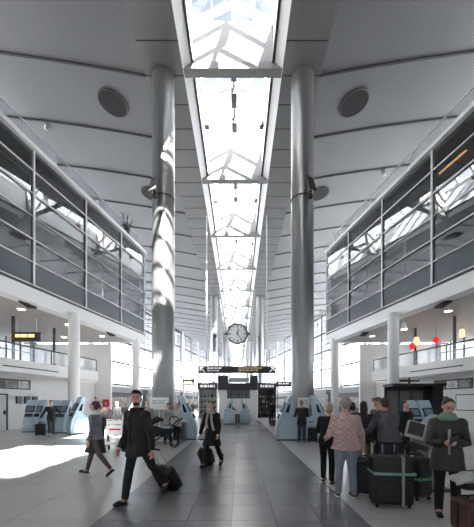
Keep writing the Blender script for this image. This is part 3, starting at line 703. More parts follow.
# shrub on the gallery roof
x, y, z = -8.45, 23.3, ZT + .3
r = empty('potted_shrub', (x, y, z), 0, 'thin leafy shrub in a pot on the far end of the left gallery roof', 'plant')
g = G(); g.cyl((0, 0, 0), (0, 0, .35), .2, .25, n=16); g.build('pot', M_DARKM, r)
rp = random.Random(5); gs, gl = G(), G()
for k in range(7):
    a = rp.uniform(0, 6.28); t = rp.uniform(.05, .4); h = rp.uniform(1.1, 1.9); e = Vector((math.cos(a) * t, math.sin(a) * t, h)); gs.tube([(0, 0, .3), e * .55 + Vector((0, 0, .1)), e], [.02, .014, .006], n=6)
    for j in range(16):
        f = rp.uniform(.35, 1); c = e * f + Vector((rp.uniform(-.16, .16), rp.uniform(-.16, .16), rp.uniform(-.1, .1)))
        R = Matrix.Rotation(rp.uniform(0, 6.28), 3, 'Z') @ Matrix.Rotation(rp.uniform(-1, 1), 3, 'X'); gl.ell(c, (.035, .10, .012), 6, 4, R)
gs.build('stem', M_RUBBER, r); gl.build('foliage', M_LEAF, r)
# glass screen at the far end of the right roof
r = empty('roof_glass_screen', (8.15, 24.6, ZT + .25), 0, 'small glass screen at the far end of the right gallery roof', 'glass screen')
g = G(); g.bb(-.1, .75, -.01, .01, .05, 1.1); g.build('glass', G_CLR, r); g = G(); g.bb(-.12, -.08, -.02, .02, 0, 1.1); g.bb(.73, .77, -.02, .02, 0, 1.1); g.build('frame', M_ALU, r)

# ------------------------------------------------------------------ kiosks, bins, boards
def kiosk(x, y, rz, lab, flip=1, grp='pale blue check-in kiosks', s=1.0):
    r = empty('check_in_kiosk', (x, y, 0), rz, lab, 'kiosk', grp); r.scale = (s, s, s)
    f = flip
    prof = [(-.30, 0), (.74, 0), (.80, .3), (.74, .72), (.54, 1.18), (.33, 1.62), (.20, 1.93), (.08, 1.97), (.02, 1.86), (.12, 1.4), (.16, 1.05), (.0, .97), (-.30, .95)]
    g = G(); g.prism([(f * a, b) for a, b in prof], -.3, .3); g.build('shell', M_KBLUE, r, bevel=.04)
    g = G(); g.prism([(f * a, b) for a, b in [(-.22, .06), (.64, .06), (.68, .3), (.60, .66), (.48, .88), (-.22, .88)]], -.325, .325); g.build('side_panel', M_KBLUE2, r, bevel=.02)
    d = Vector((f * .33 - f * .54, 0, 1.62 - 1.18)).normalized(); nn = Vector((d.z * f, 0, -d.x * f)); R = Matrix((d.cross(nn) if f > 0 else d.cross(nn), nn, d)).transposed()
    if R.determinant() < 0: R = Matrix((-d.cross(nn), nn, d)).transposed()
    c = Vector((f * .435, 0, 1.4)) + nn * .02; g = G(); g.box(c, (.5, .05, .42), R); sc = g.build('screen', M_SCREEN, r, bevel=.012)
    g = G(); g.box(c + nn * .027, (.40, .008, .30), R); g.build('display', M_SCRLIT, sc)
    g = G(); g.box(Vector((f * .64, 0, 1.02)) + nn * .02, (.42, .05, .2), R); g.build('document_reader', M_BLACK, r, bevel=.01)
    g = G(); g.bb(-.31 * f, .76 * f, -.31, .31, 0, .05); g.build('plinth', M_DARKM, r)
    # dark side display seen edge-on in the neck
    g = G(); g.prism([(f * a, b) for a, b in [(.24, 1.2), (.40, 1.2), (.25, 1.55), (.17, 1.55)]], -.305, .305); g.build('side_slot', M_SCREEN, r)
    return r
kiosk(2.68, 13.15, 0, 'pale blue check-in kiosk left of the near right grey column', -1)
kiosk(3.42, 13.15, 0, 'pale blue check-in kiosk right of the near right grey column', 1)
kiosk(-2.36, 13.4, 0, 'pale blue check-in kiosk right of the near left grey column', 1)
kiosk(-4.05, 13.4, 0, 'pale blue check-in kiosk left of the near left grey column', -1)
kiosk(gx(232.5, 22.5) + .1, 22.6, 0, 'small pale blue kiosk in front of the white booth, left one', -1, s=.98)
kiosk(gx(241.5, 22.5) - .1, 22.6, 0, 'small pale blue kiosk in front of the white booth, right one', 1, s=.98)
H_ = -math.pi / 2
for k, (px, Y, dr_) in enumerate(((33.5, 17.0, .22), (45, 17.1, -.22), (58.5, 17.0, .22), (69, 16.6, -.22))):
    kiosk(gx(px, Y), Y, H_ + dr_, 'pale blue check-in kiosk by the left white wall, ' + ['leftmost of four', 'second from left', 'third from left', 'rightmost of four'][k], 1, s=.9)
kiosk(gx(84, 15.8), 15.8, H_ - .7, 'pale blue check-in kiosk just right of the left white column', 1, s=.99)
kiosk(gx(407, 12.2), 12.2, H_ + .25, 'pale blue check-in kiosk by the right white column, left one', 1, s=.88)
kiosk(gx(421, 12.3), 12.3, H_ + .15, 'pale blue check-in kiosk by the right white column, right one', 1, s=.88)

def board(x, y, z0, w, h, lab):
    r = empty('notice_stand', (x, y, 0), 0, lab, 'notice stand', 'white notices in front of the grey columns')
    g = G(); g.bb(-w / 2, w / 2, 0, .04, z0, z0 + h); g.build('panel', M_WHITE, r); g = G(); g.cyl((0, .06, 0), (0, .06, z0 + .1), .03, n=10); g.build('post', M_ALU, r)
    g = G(); g.cyl((0, .06, 0), (0, .06, .03), .18, n=20); g.build('foot_plate', M_ALU, r); g = G(); bars(g, -w * .35, 0, z0 + h * .75, w * .7, 2, .03, .1, rn); g.build('lettering', M_BEAM, r)
board(gx(303.5, 13.75), 13.75, 1.38, .52, .48, 'white notice panel in front of the right grey column')
board(gx(159, 13.75), 13.75, 1.3, .88, .56, 'wide white notice panel in front of the left grey column')
def waste_bin(x, y, lab, w=.42, h=.86):
    r = empty('waste_bin', (x, y, 0), 0, lab, 'bin', 'grey recycling bins')
    g = G(); g.bb(-w / 2, w / 2, -.2, .2, 0.03, h); g.build('bin_body', M_BEAM, r, bevel=.02); g = G(); g.bb(-w / 2 - .06, w / 2 + .06, -.25, .25, h, h + .06); g.build('lid', M_WHITE, r, bevel=.02)
    for s_ in (-1, 1): g = G(); g.bb(s_ * w * .25 - w * .18, s_ * w * .25 + w * .18, -.215, -.2, .1, h - .08); g.build('door', mat('bin_door', .36, .5), r)
waste_bin(gx(180.3, 12.75), 12.75, 'grey waste bin beside the left kiosk and stroller', .46, .82)
waste_bin(gx(77.3, 16.55), 16.55, 'grey waste bin by the left white column', .3, .9)
waste_bin(gx(237.5, 22.2), 21.9, 'brown-grey waste bin between the two small far kiosks', .36, .8)

# dark cabinet on the right
Yc = 14.3; r = empty('display_cabinet', (gx(417, Yc), Yc, 0), 0, 'tall charcoal display cabinet behind the right check-in kiosks', 'cabinet')
w2 = 26 * Yc / F; g = G(); g.bb(-w2, w2, 0, .7, 0, .8); g.bb(-w2, w2, .6, .7, 0, 2.45); g.build('carcass', M_CHAR, r)
g = G(); g.bb(w2 - .5, w2, -.02, .7, 0, 2.5); g.build('side_tower', M_BLACK, r); g = G(); g.bb(-w2 - .05, w2, -.25, .7, 2.4, 2.52); g.build('top_board', M_BLACK, r)
for i in range(3): g = G(); g.bb(-w2 + .1 + i * .62, -w2 + .62 + i * .62, .55, .6, .95, 2.2); g.build('panel', mat('cab_grey', .40, .4), r)
g = G(); g.cyl((-w2 * .3, 0, 2.52), (-w2 * .3, 0, 2.8), .05); g.box((-w2 * .3, 0, 2.66), (.9, .1, .09)); g.build('projector_arm', M_BLACK, r)

# ------------------------------------------------------------------ luggage
def axes(u, wdir):
    u = Vector(u).normalized(); x = Vector(wdir); x = (x - u * x.dot(u)).normalized(); y = u.cross(x); return Matrix((x, y, u)).transposed().to_4x4()
M_CASE = mat('case_black', .10, .5, bump=.2, scale=40); M_CASE2 = mat('case_soft', .14, .75, var=.15, scale=30)
def case(B, u, wdir, w, d, h, hl, lab, grp='rolling suitcases', m=None, band=None, wheels=4, soft=False, pocket=True, name='suitcase'):
    m = m or M_CASE
    r = empty(name, (0, 0, 0), 0, lab, 'suitcase', grp); M4 = axes(u, wdir); M4.translation = Vector(B); r.matrix_basis = M4
    g = G(); g.bb(-w / 2, w / 2, -d / 2, d / 2, .05, .05 + h); g.build('shell', m, r, bevel=min(.05, d * .22))
    g = G(); g.bb(-w / 2 - .006, w / 2 + .006, -.012, .012, .09, h + .01); g.build('zip_seam', M_RUBBER, r, bevel=.004)
    if pocket: g = G(); g.bb(-w * .4, w * .4, -d / 2 - .025, -d / 2 + .01, .1, h * .55); g.bb(-w * .4, w * .4, -d / 2 - .02, -d / 2 + .01, h * .6, h * .9); g.build('front_pocket', m, r, bevel=.015)
    for sx_ in (-1, 1):
        for sy_ in ((-1, 1) if wheels == 4 else (1,)):
            g = G(); g.cyl((sx_ * w * .4 - .012, sy_ * d * .32, .03), (sx_ * w * .4 + .012, sy_ * d * .32, .03), .03, n=14); g.build('wheel', M_RUBBER, r)
    g = G()
    g.tube([(-.09, d * .3, h), (-.09, d * .3, h + hl - .01), (-.08, d * .3, h + hl), (.08, d * .3, h + hl), (.09, d * .3, h + hl - .01), (.09, d * .3, h)], .009, n=8, sq=(0, 1, 0))
    hd = g.build('telescopic_handle', M_ALU, r)
    g = G(); g.cyl((-.11, d * .3, h + hl), (.11, d * .3, h + hl), .017, n=10); g.build('grip', M_RUBBER, hd)
    g = G(); g.tube([(-.09, 0, h + .045), (-.07, 0, h + .085), (.07, 0, h + .085), (.09, 0, h + .045)], .012, n=8); g.build('top_handle', M_RUBBER, r)
    if band: g = G(); z = .05 + h * band[0]; g.bb(-w / 2 - .008, w / 2 + .008, -d / 2 - .032, d / 2 + .008, z, z + .04); g.build('luggage_strap', band[1], r, bevel=.004)
    if band and len(band) > 2: g = G(); g.bb(-.02 + band[2], .02 + band[2], -d / 2 - .034, d / 2 + .008, .05, .05 + h); g.build('luggage_strap', band[3], r, bevel=.004)
    return r
UZ = (0, 0, 1)
M_STRAP = mat('strap_teal', (.55, .68, .68), .5); M_STRAPG = mat('strap_green', (.35, .62, .42), .5); M_STRAPW = mat('strap_grey', (.62, .62, .62), .5)
case((gx(391.5, 4.75), 4.78, 0), UZ, (1, -.12, 0), .60, .32, .76, .22, 'large black suitcase with teal and grey straps among the queue luggage', band=(.62, M_STRAP, .12, M_STRAPW))
case((gx(365.5, 5.3), 5.3, 0), UZ, (1, -.45, 0), .32, .24, .62, .34, 'smaller black suitcase right of the woman in the pink jacket')
case((gx(419, 5.1), 5.1, 0), UZ, (1, .3, 0), .32, .24, .66, .10, 'black suitcase with green strap under the grey machine', band=(.45, M_STRAPG))
case((gx(312, 12.3), 12.2, 0), UZ, (1, .1, 0), .36, .25, .56, .28, 'black suitcase standing beside the person with the backpack')
case((gx(42, 14.7), 14.6, 0), UZ, (1, .2, 0), .42, .25, .55, .12, 'black suitcase behind the man crossing at far left')
B = Vector((-.97, 5.78, 0)); Hd = Vector((-1.21, 5.12, .84)); case(B, Hd - B, (.9, -.42, 0), .40, .24, .52, .50, 'black rolling suitcase pulled by the man in the dark coat', wheels=2)
B = Vector((gx(208.5, 8.0), 8.05, 0)); Hd = Vector((gx(199.5, 7.5), 7.5, .78)); case(B, Hd - B, (1, -.35, 0), .36, .24, .46, .36, 'dark red-brown rolling suitcase pulled by the woman with the scarf', wheels=2, m=mat('case_maroon', (.19, .15, .16), .6))
B = Vector((gx(273.3, 20.0), 20.0, 0)); case(B, UZ, (1, 0, 0), .36, .26, .42, .2, 'small red-brown case beside the dark figure at the far right', m=mat('case_red', (.42, .24, .24), .6))
Yr = 3.75; case((gx(474, Yr), Yr, 0), UZ, (1, .1, 0), .44, .3, .40, .05, 'red-brown suitcase at the bottom right corner', m=mat('case_brown', (.34, .2, .2), .55), name='suitcase')
# duffel and folded jacket on that suitcase
r = empty('duffel_bag', (gx(476, Yr), Yr, .58), 0, 'black soft bag lying on the red-brown suitcase', 'bag'); g = G(); g.ell((0, 0, .09), (.26, .16, .13)); g.ell((-.1, 0, .08), (.18, .15, .11)); g.build('bag_body', M_CASE2, r, remesh=.02)
g = G(); g.tube([(-.1, -.1, .15), (-.06, -.13, .26), (.08, -.13, .26), (.12, -.1, .15)], .012, n=8); g.build('carry_handle', M_RUBBER, r)
r = empty('folded_jacket', (gx(458, Yr), Yr - .06, .62), 0, 'light grey folded jacket draped over the black bag', 'jacket')
g = G()
for k in range(7): a = k * .5; g.tube([(-.14 + .02 * k, -.1 + k * .02, .04 + .01 * k), (.02, -.14 + k * .03, .13 + .015 * math.sin(a * 3)), (.2, -.06 + .02 * k, .19 - .01 * k)], [.02, .035, .03], n=8)
g.ell((.03, 0, .09), (.19, .12, .055)); g.build('cloth', mat('jacket_grey', .68, .8), r, remesh=.014)

# grey check-in machine near the queue
Ym = 5.75; r = empty('self_service_machine', (gx(416, Ym), Ym, 0), 0, 'tall grey self-service machine with tilted screen among the queue', 'self-service machine')
M_MG = mat('machine_grey', .74, .4); M_MG2 = mat('machine_dark', .28, .45)
g = G(); g.prism([(-.02, 0), (.42, 0), (.42, .12), (.30, .4), (.24, .8), (.26, 1.1), (.40, 1.38), (.34, 1.42), (.05, 1.16), (-.02, .85), (-.02, .4), (.02, .12)], -.14, .14); g.build('stand', mat('machine_body', .50, .45), r, bevel=.03)
R = Matrix.Rotation(math.radians(-24), 3, 'Z') @ Matrix.Rotation(math.radians(16), 3, 'Y') @ Matrix.Rotation(math.radians(-30), 3, 'X')
c = Vector((-.08, -.12, 1.12)); g = G(); g.box(c, (.33, .08, .36), R); hd = g.build('screen_housing', M_MG, r, bevel=.035)
g = G(); g.box(c + R @ Vector((0, -.045, .01)), (.255, .012, .27), R); g.build('screen', mat('machine_screen', .26, .2), hd, bevel=.004)
g = G(); g.box((-.12, -.18, .84), (.40, .16, .10), Matrix.Rotation(.3, 3, 'Y')); g.box((-.2, -.2, .80), (.14, .12, .14)); g.build('card_reader', M_BLACK, r, bevel=.02)
g = G(); g.tube([(.42, -.16, 1.36), (.34, -.2, 1.0), (.16, -.22, .72), (.1, -.22, .45)], [(.05, .02)] * 4, n=10); g.build('side_trim', M_MG, r)
g = G(); g.bb(-.15, .5, -.3, .25, 0, .06); g.build('base_plate', M_MG2, r, bevel=.02)

# luggage trolley behind the walking woman
Yt = 10.9; r = empty('luggage_trolley', (gx(113, Yt), Yt, 0), .15, 'grey luggage trolley with white panel behind the man in the dark coat', 'trolley')
g = G()
for s_ in (-1, 1):
    g.tube([(s_ * .3, .25, .18), (s_ * .3, .3, .6), (s_ * .3, .35, 1.0)], .018, n=8); g.tube([(s_ * .3, .3, .18), (s_ * .2, -.55, .15)], .016, n=8)
g.tube([(-.3, .35, 1.0), (.3, .35, 1.0)], .025, n=10)
for k in range(7): g.tube([(-.28, .3, .3 + k * .08), (.28, .3, .3 + k * .08)], .007, n=6)
for k in range(6): y = -.5 + k * .16; g.tube([(-.2 - .016 * k, y, .16), (.2 + .016 * k, y, .16)], .008, n=6)
g.build('frame', M_ALU, r); g = G(); g.bb(-.27, .27, .24, .27, .42, .78); g.build('sign_panel', M_WHITE, r, bevel=.01); g = G(); g.bb(-.2, .2, .232, .24, .6, .66); g.build('lettering', M_REDP, r)
g = G(); g.bb(-.27, .27, .2, .36, .82, .95); g.build('basket', M_ALU, r)
for (a, b) in ((-.28, .3), (.28, .3), (0, -.52)): g = G(); g.cyl((a - .02, b, .07), (a + .02, b, .07), .07, n=16); g.build('wheel', M_RUBBER, r)

# stroller
Ys = 11.0; r = empty('stroller', (gx(163, Ys), Ys, 0), .25, 'black pram with brown hood beside the left grey column', 'stroller')
g = G()
for s_ in (-1, 1):
    g.tube([(-.42, s_ * .24, .14), (.0, s_ * .24, .42), (.5, s_ * .24, .95), (.66, s_ * .24, 1.02)], .016, n=8); g.tube([(.40, s_ * .24, .14), (.0, s_ * .24, .45), (-.25, s_ * .24, .62)], .016, n=8); g.tube([(-.42, s_ * .24, .14), (.4, s_ * .24, .14)], .012, n=8)
g.tube([(.66, -.24, 1.02), (.7, 0, 1.04), (.66, .24, 1.02)], .02, n=8); g.build('frame', M_BLACK, r)
g = G(); g.ell((-.02, 0, .58), (.42, .22, .17)); g.ell((-.3, 0, .62), (.2, .2, .16)); g.build('seat', M_CASE2, r, remesh=.02)
g = G(); g.tube([(-.44, 0, .72), (-.38, 0, .92), (-.2, 0, 1.02), (.02, 0, 1.0)], [(.2, .05), (.23, .10), (.24, .12), (.22, .04)], n=16, sq=(0, 1, 0)); g.build('hood', mat('hood_brown', (.2, .15, .14), .8), r)
g = G(); g.torus((.40, 0, .95), .17, .016, ax='y'); g.build('handle_loop', M_BLACK, r)
g = G(); g.ell((.1, 0, .72), (.25, .18, .07)); g.build('blanket', mat('blanket_pale', (.66, .68, .72), .9), r)
for (a, R_) in ((-.42, .15), (.40, .17)):
    for s_ in (-1, 1):
        g = G(); g.torus((a, s_ * .28, R_ + .0), R_ - .025, .025, ax='y', n=24, m=8); wh = g.build('wheel', M_RUBBER, r)
        g = G(); [g.bar((a, s_ * .28, R_), (a + (R_ - .03) * math.cos(q), s_ * .28, R_ + (R_ - .03) * math.sin(q)), .012, .012) for q in np.arange(0, 6.28, 1.05)]; g.build('spokes', M_ALU, wh)

# ------------------------------------------------------------------ people
SKIN = mat('skin', (.80, .62, .54), .55); LIP = mat('lip', (.62, .36, .34), .5); EYEW = mat('eye_white', .62, .3); IRIS = mat('iris', (.12, .09, .08), .2)
def cloth(name, col, rough=.85, bump=.15): return mat('cloth_' + name, col, rough, var=.12, scale=18, bump=bump)
def quilt(name, col):
    m = mat(name, col, .6); n = m.node_tree; b = n.nodes['Principled BSDF']; t = n.nodes.new('ShaderNodeTexCoord'); s = n.nodes.new('ShaderNodeSeparateXYZ'); n.links.new(t.outputs['Object'], s.inputs[0])
    M = lambda op, a, c=None: math_node(n, op, a, c)
    h = M('ADD', s.outputs[0], M('MULTIPLY', s.outputs[1], .6))
    u = M('ABSOLUTE', M('SUBTRACT', M('FRACT', M('MULTIPLY', M('ADD', h, s.outputs[2]), 11)), .5)); v = M('ABSOLUTE', M('SUBTRACT', M('FRACT', M('MULTIPLY', M('SUBTRACT', h, s.outputs[2]), 11)), .5))
    d = M('MAXIMUM', u, v); bp = n.nodes.new('ShaderNodeBump'); bp.invert = True; bp.inputs['Strength'].default_value = .9; bp.inputs['Distance'].default_value = .03
    n.links.new(M('POWER', M('MULTIPLY', d, 2.0), 3.0), bp.inputs['Height']); n.links.new(bp.outputs[0], b.inputs['Normal'])
    c = lin(col); n.links.new(mix_col(n, M('GREATER_THAN', d, .45), c, tuple(q * .68 for q in c)), b.inputs['Base Color'])
    return m
def person(x, y, rz, H, lab, P=None, O=None, near=False):
    P = P or {}; O = O or {}; s = H / 1.75; gr = P.get('girth', 1.0); fem = P.get('fem', False)
    vb = .0085 if near else .016; vc = .012 if near else .018
    lean = math.radians(P.get('lean', 3)); sp = Vector((0, -math.sin(lean), math.cos(lean)))
    hip = Vector((0, 0, .53 * H)); legs = {}
    for sd_, k in ((1, 'L'), (-1, 'R')):
        a, b, fp = [math.radians(q) for q in P.get('leg' + k, (2, 3, 0))]
        D = lambda q: Vector((0, -math.sin(q), -math.cos(q)))
        hj = hip + Vector((sd_ * .09 * s, 0, 0)); kn = hj + D(a) * .245 * H; kn.x += sd_ * P.get('stance', .01); an = kn + D(a - b) * .245 * H; an.x += sd_ * P.get('stance', .01)
        td = Vector((0, -math.cos(fp), -math.sin(fp))); fz = Vector((0, -math.sin(fp), math.cos(fp)))
        legs[k] = (hj, kn, an, td, fz)
    mz = min(min((an + td * .11 * H - fz * .042 * H).z, (an - td * .045 * H - fz * .042 * H).z) for _, _, an, td, fz in legs.values())
    up = Vector((0, 0, -mz)); hip += up
    legs = {k: (a + up, b + up, c + up, d, e) for k, (a, b, c, d, e) in legs.items()}
    nb = hip + sp * .295 * H; shw = (.094 if fem else .108) * H * (.5 + .5 * gr)
    arms = {}
    for sd_, k in ((1, 'L'), (-1, 'R')):
        a, o, b, i = [math.radians(q) for q in P.get('arm' + k, (0, 8, 15, 5))]
        sh = nb - sp * .040 * H + Vector((sd_ * shw, 0, 0))
        ud = Vector((sd_ * math.sin(o), -math.sin(a) * math.cos(o), -math.cos(a) * math.cos(o)))
        el = sh + ud * .17 * H; fo = o - i; fd = Vector((sd_ * math.sin(fo), -math.sin(a + b) * math.cos(fo), -math.cos(a + b) * math.cos(fo)))
        wr = el + fd * .145 * H; arms[k] = (sh, el, wr, fd, sd_)
    hy, hp = math.radians(P.get('hyaw', 0)), math.radians(P.get('hpitch', 0))
    RH = Matrix.Rotation(hy, 3, 'Z') @ Matrix.Rotation(hp, 3, 'X')
    hc = nb + sp * .055 * H + RH @ Vector((0, -.015 * s, .055 * H))
    hl = lambda p: hc + RH @ (Vector(p) * s)
    g = G()
    tor = [(-.045, .15, .11), (.0, .16, .115), (.06, .15, .108), (.12, .13, .095), (.19, .155, .11), (.25, .145, .10), (.28, .095, .082), (.298, .06, .06)]
    g.tube([hip + sp * t * H for t, _, _ in tor], [(a * s * gr * (.95 if fem else 1), b * s * gr) for _, a, b in tor], n=16, sq=(1, 0, 0))
    g.tube([nb - sp * .02 * H, hc - sp * .02 * H], [.062 * s, .052 * s], n=12)
    g.ell(hl((0, .008, .022)), (.076 * s, .094 * s, .092 * s), rot=RH); g.ell(hl((0, -.022, -.04)), (.060 * s, .066 * s, .072 * s), rot=RH); g.ell(hl((0, -.058, -.088)), (.030 * s, .028 * s, .022 * s), rot=RH)
    g.tube([hl((0, -.083, .022)), hl((0, -.103, -.022))], [.009 * s, .016 * s], n=8); g.ell(hl((0, -.078, .035)), (.052 * s, .014 * s, .012 * s), rot=RH)
    for q in (-1, 1): g.ell(hl((q * .077, .012, -.005)), (.011 * s, .02 * s, .032 * s), rot=RH); g.ell(hl((q * .04, -.062, -.02)), (.024 * s, .02 * s, .022 * s), rot=RH)
    for k, (hj, kn, an, td, fz) in legs.items():
        g.tube([hj, hj.lerp(kn, .5), kn, kn.lerp(an, .35), an], [(.086 * s * gr, .092 * s * gr), .072 * s * gr, .054 * s, .052 * s, .036 * s], n=12)
        g.tube([an - td * .03 * s, an + td * .06 * s - fz * .025 * s, an + td * .15 * s - fz * .05 * s], [.038 * s, .04 * s, .025 * s], n=10)
    for k, (sh, el, wr, fd, sd_) in arms.items():
        g.ell(sh, .056 * s); g.tube([sh, sh.lerp(el, .5), el, el.lerp(wr, .4), wr], [.05 * s, .046 * s, .038 * s, .036 * s, .025 * s], n=12)
        # palm and five fingers
        inn = Vector((-sd_, 0, 0)); inn = (inn - fd * inn.dot(fd)).normalized(); wd = fd.cross(inn) * sd_
        if wd.dot(Vector((0, -1, 0)) if abs(fd.z) > .5 else Vector((0, 0, 1))) < 0: wd = -wd
        Rm = Matrix((inn, wd, fd)).transposed(); pc = wr + fd * .045 * s; g.ell(pc, (.017 * s, .041 * s, .052 * s), 12, 8, Rm)
        curl = P.get('curl', .5)
        for j, L in enumerate((.066, .075, .07, .055)):
            b0 = wr + fd * .078 * s + wd * (.031 - j * .0205) * s; d1 = (fd + inn * curl * .5).normalized(); d2 = (fd * (1 - curl * .6) + inn * curl * 1.3).normalized()
            g.tube([b0 - fd * .015 * s, b0 + d1 * L * .5 * s, b0 + d1 * L * .5 * s + d2 * L * .5 * s], [.0098 * s, .0095 * s, .0075 * s], n=8)
        t0 = wr + fd * .03 * s + wd * .032 * s; g.tube([t0, t0 + (fd * .5 + wd * .8 + inn * .3).normalized() * .035 * s, t0 + (fd * .5 + wd * .8 + inn * .3).normalized() * .035 * s + (fd + inn * .4).normalized() * .03 * s], [.013 * s, .011 * s, .009 * s], n=8)
    body = g.build('person', SKIN, None, remesh=vb, smooth_it=2); body.location = (x, y, 0); body.rotation_euler = (0, 0, math.radians(rz)); tag(body, lab, 'person')
    ch = lambda name, gg, m, **kw: gg.build(name, m, body, **kw)
    if near:
        for q in (-1, 1):
            g = G(); g.ell(hl((q * .031, -.083, .012)), (.012 * s, .007 * s, .006 * s), 10, 6, RH); e = ch('eye', g, EYEW); g = G(); g.ell(hl((q * .031, -.0895, .012)), (.007 * s, .004 * s, .007 * s), 8, 5, RH); g.build('iris', IRIS, e)
            g = G(); g.tube([hl((q * .016, -.093, .034)), hl((q * .033, -.09, .04)), hl((q * .05, -.078, .034))], .0045 * s, n=6); ch('eyebrow', g, O.get('hair', IRIS))
        g = G(); g.ell(hl((0, -.087, -.052)), (.024 * s, .009 * s, .008 * s), 10, 6, RH); ch('mouth', g, LIP)
    if O.get('beard'):
        g = G(); g.ell(hl((0, -.036, -.082)), (.058 * s, .055 * s, .032 * s), rot=RH); ch('beard', g, O['hair'], remesh=.008)
    # hair
    hs = O.get('hs', 'short'); g = G(); hm = O.get('hair', mat('hair_dark', (.12, .10, .09), .6))
    if hs != 'none':
        g.ell(hl((0, .030, .046)), (.085 * s, .096 * s, .082 * s), rot=RH); g.ell(hl((0, .045, -.005)), (.082 * s, .068 * s, .085 * s), rot=RH)
        if hs == 'quiff': g.ell(hl((0, -.045, .105)), (.06 * s, .045 * s, .034 * s), rot=RH); g.ell(hl((0, .02, .085)), (.078 * s, .08 * s, .05 * s), rot=RH)
        if hs == 'curly':
            rr_ = random.Random(int(x * 100))
            for _ in range(46):
                a, b = rr_.uniform(0, 6.28), rr_.uniform(-.2, 1.4); p = Vector((math.cos(a) * math.cos(b) * .085, math.sin(a) * math.cos(b) * .095 + .02, math.sin(b) * .095 + .02))
                if p.y > -.05: g.ell(hl(p), .03 * s, 8, 6)
        if hs == 'long': g.tube([hl((0, .05, .02)), hl((0, .085, -.08)), hl((0, .09, -.2))], [(.085 * s, .05 * s), (.095 * s, .05 * s), (.07 * s, .03 * s)], n=12, sq=(1, 0, 0))
        if hs == 'bob': g.ell(hl((0, .045, -.045)), (.095 * s, .075 * s, .085 * s), rot=RH)
        if hs == 'pony': g.ell(hl((0, .11, .05)), (.03 * s, .03 * s, .03 * s)); g.tube([hl((0, .11, .05)), hl((0, .15, -.01)), hl((0, .14, -.11))], [.024 * s, .032 * s, .014 * s], n=8)
        ch('hair', g, hm, remesh=.009 if near else .014)
    if O.get('cap'):
        g = G(); g.ell(hl((0, .01, .06)), (.088 * s, .102 * s, .07 * s), rot=RH); g.ell(hl((0, -.10, .045)), (.065 * s, .06 * s, .012 * s), rot=RH); ch('cap', g, O['cap'], remesh=.01)
    # legs
    if 'trousers' in O:
        lo = P.get('loose', 1.0); g = G(); g.tube([hip - sp * .05 * H, hip, hip + sp * .07 * H], [(.14 * s * gr, .115 * s * gr), (.172 * s * gr, .13 * s * gr), (.155 * s * gr, .118 * s * gr)], n=16, sq=(1, 0, 0))
        for hj, kn, an, td, fz in legs.values(): g.tube([hj + Vector((0, 0, .03)), hj.lerp(kn, .5), kn, kn.lerp(an, .4), an + Vector((0, 0, -.01))], [.105 * s * gr, .086 * s * gr * lo, .070 * s * lo, .068 * s * lo, .056 * s * lo], n=14)
        ch('trousers', g, O['trousers'], remesh=vc)
    if 'tights' in O:
        g = G()
        for hj, kn, an, td, fz in legs.values(): g.tube([hj, hj.lerp(kn, .5), kn, kn.lerp(an, .35), an], [.10 * s, .08 * s, .062 * s, .060 * s, .044 * s], n=12)
        ch('tights', g, O['tights'], remesh=vc)
    if 'skirt' in O:
        km = (legs['L'][1] + legs['R'][1]) / 2; g = G(); sw = abs(legs['L'][1].y - legs['R'][1].y) / 2
        g.tube([hip + sp * .1 * H, hip, hip.lerp(km, .5), km + Vector((0, 0, .03))], [(.135 * s, .11 * s), (.175 * s, .135 * s), (.175 * s, .14 * s + sw * .5), (.17 * s, .11 * s + sw)], n=18, sq=(1, 0, 0)); ch('skirt', g, O['skirt'], remesh=vc)
    for k, (hj, kn, an, td, fz) in legs.items():
        if O.get('boots'): pass
        g = G(); Rf = Matrix((td.cross(fz), td, fz)).transposed()
        c = an + td * .042 * H - fz * .020 * H; g.ell(c - td * .05 * s, (.040 * s, .07 * s, .045 * s), rot=Rf); g.ell(c + td * .035 * s - fz * .012 * s, (.046 * s, .10 * s, .034 * s), rot=Rf); g.ell(c - td * .0 - fz * .005, (.042 * s, .11 * s, .04 * s), rot=Rf)
        if O.get('boots'): g.tube([an + Vector((0, 0, .14 * s)), an, an - fz * .03 * s], [.058 * s, .052 * s, .05 * s], n=12)
        sh_ = ch('shoe', g, O.get('shoes', M_RUBBER), remesh=.01 if near else .015); g = G(); g.box(c - fz * .034 * s - td * .005, (.082 * s, .235 * s, .018 * s), Rf); g.build('sole', O.get('soles', M_RUBBER), sh_, bevel=.006)
    # upper
    if 'coat' in O:
        hem = O.get('hem', .08); g = G(); th = O.get('thick', .028)
        T2 = [(t, a * gr * (.95 if fem else 1) + th, b * gr + th) for t, a, b in tor[2:7]] + [(.293, .078 + th * .4, .075 + th * .4)]
        pts = [hip + sp * t * H for t, _, _ in T2]; rad = [(a * s, b * s) for _, a, b in T2]
        fl = O.get('flare', .02); hz = hip + Vector((0, 0, -hem * H)); sw = min(.16, abs(legs['L'][1].y - legs['R'][1].y) / 2 * hem / .24)
        yo = (legs['L'][1].y + legs['R'][1].y) / 2 * hem / .245
        low = [hz + Vector((0, yo, 0)), hip.lerp(hz, .4), hip + sp * .0]; lr = [((.17 * gr + th + fl) * s, (.125 * gr + th + fl + sw) * s), ((.17 * gr + th) * s, (.125 * gr + th + sw * .4) * s), ((.165 * gr + th) * s, (.12 * gr + th) * s)]
        g.tube(low + pts, lr + rad, n=20, sq=(1, 0, 0))
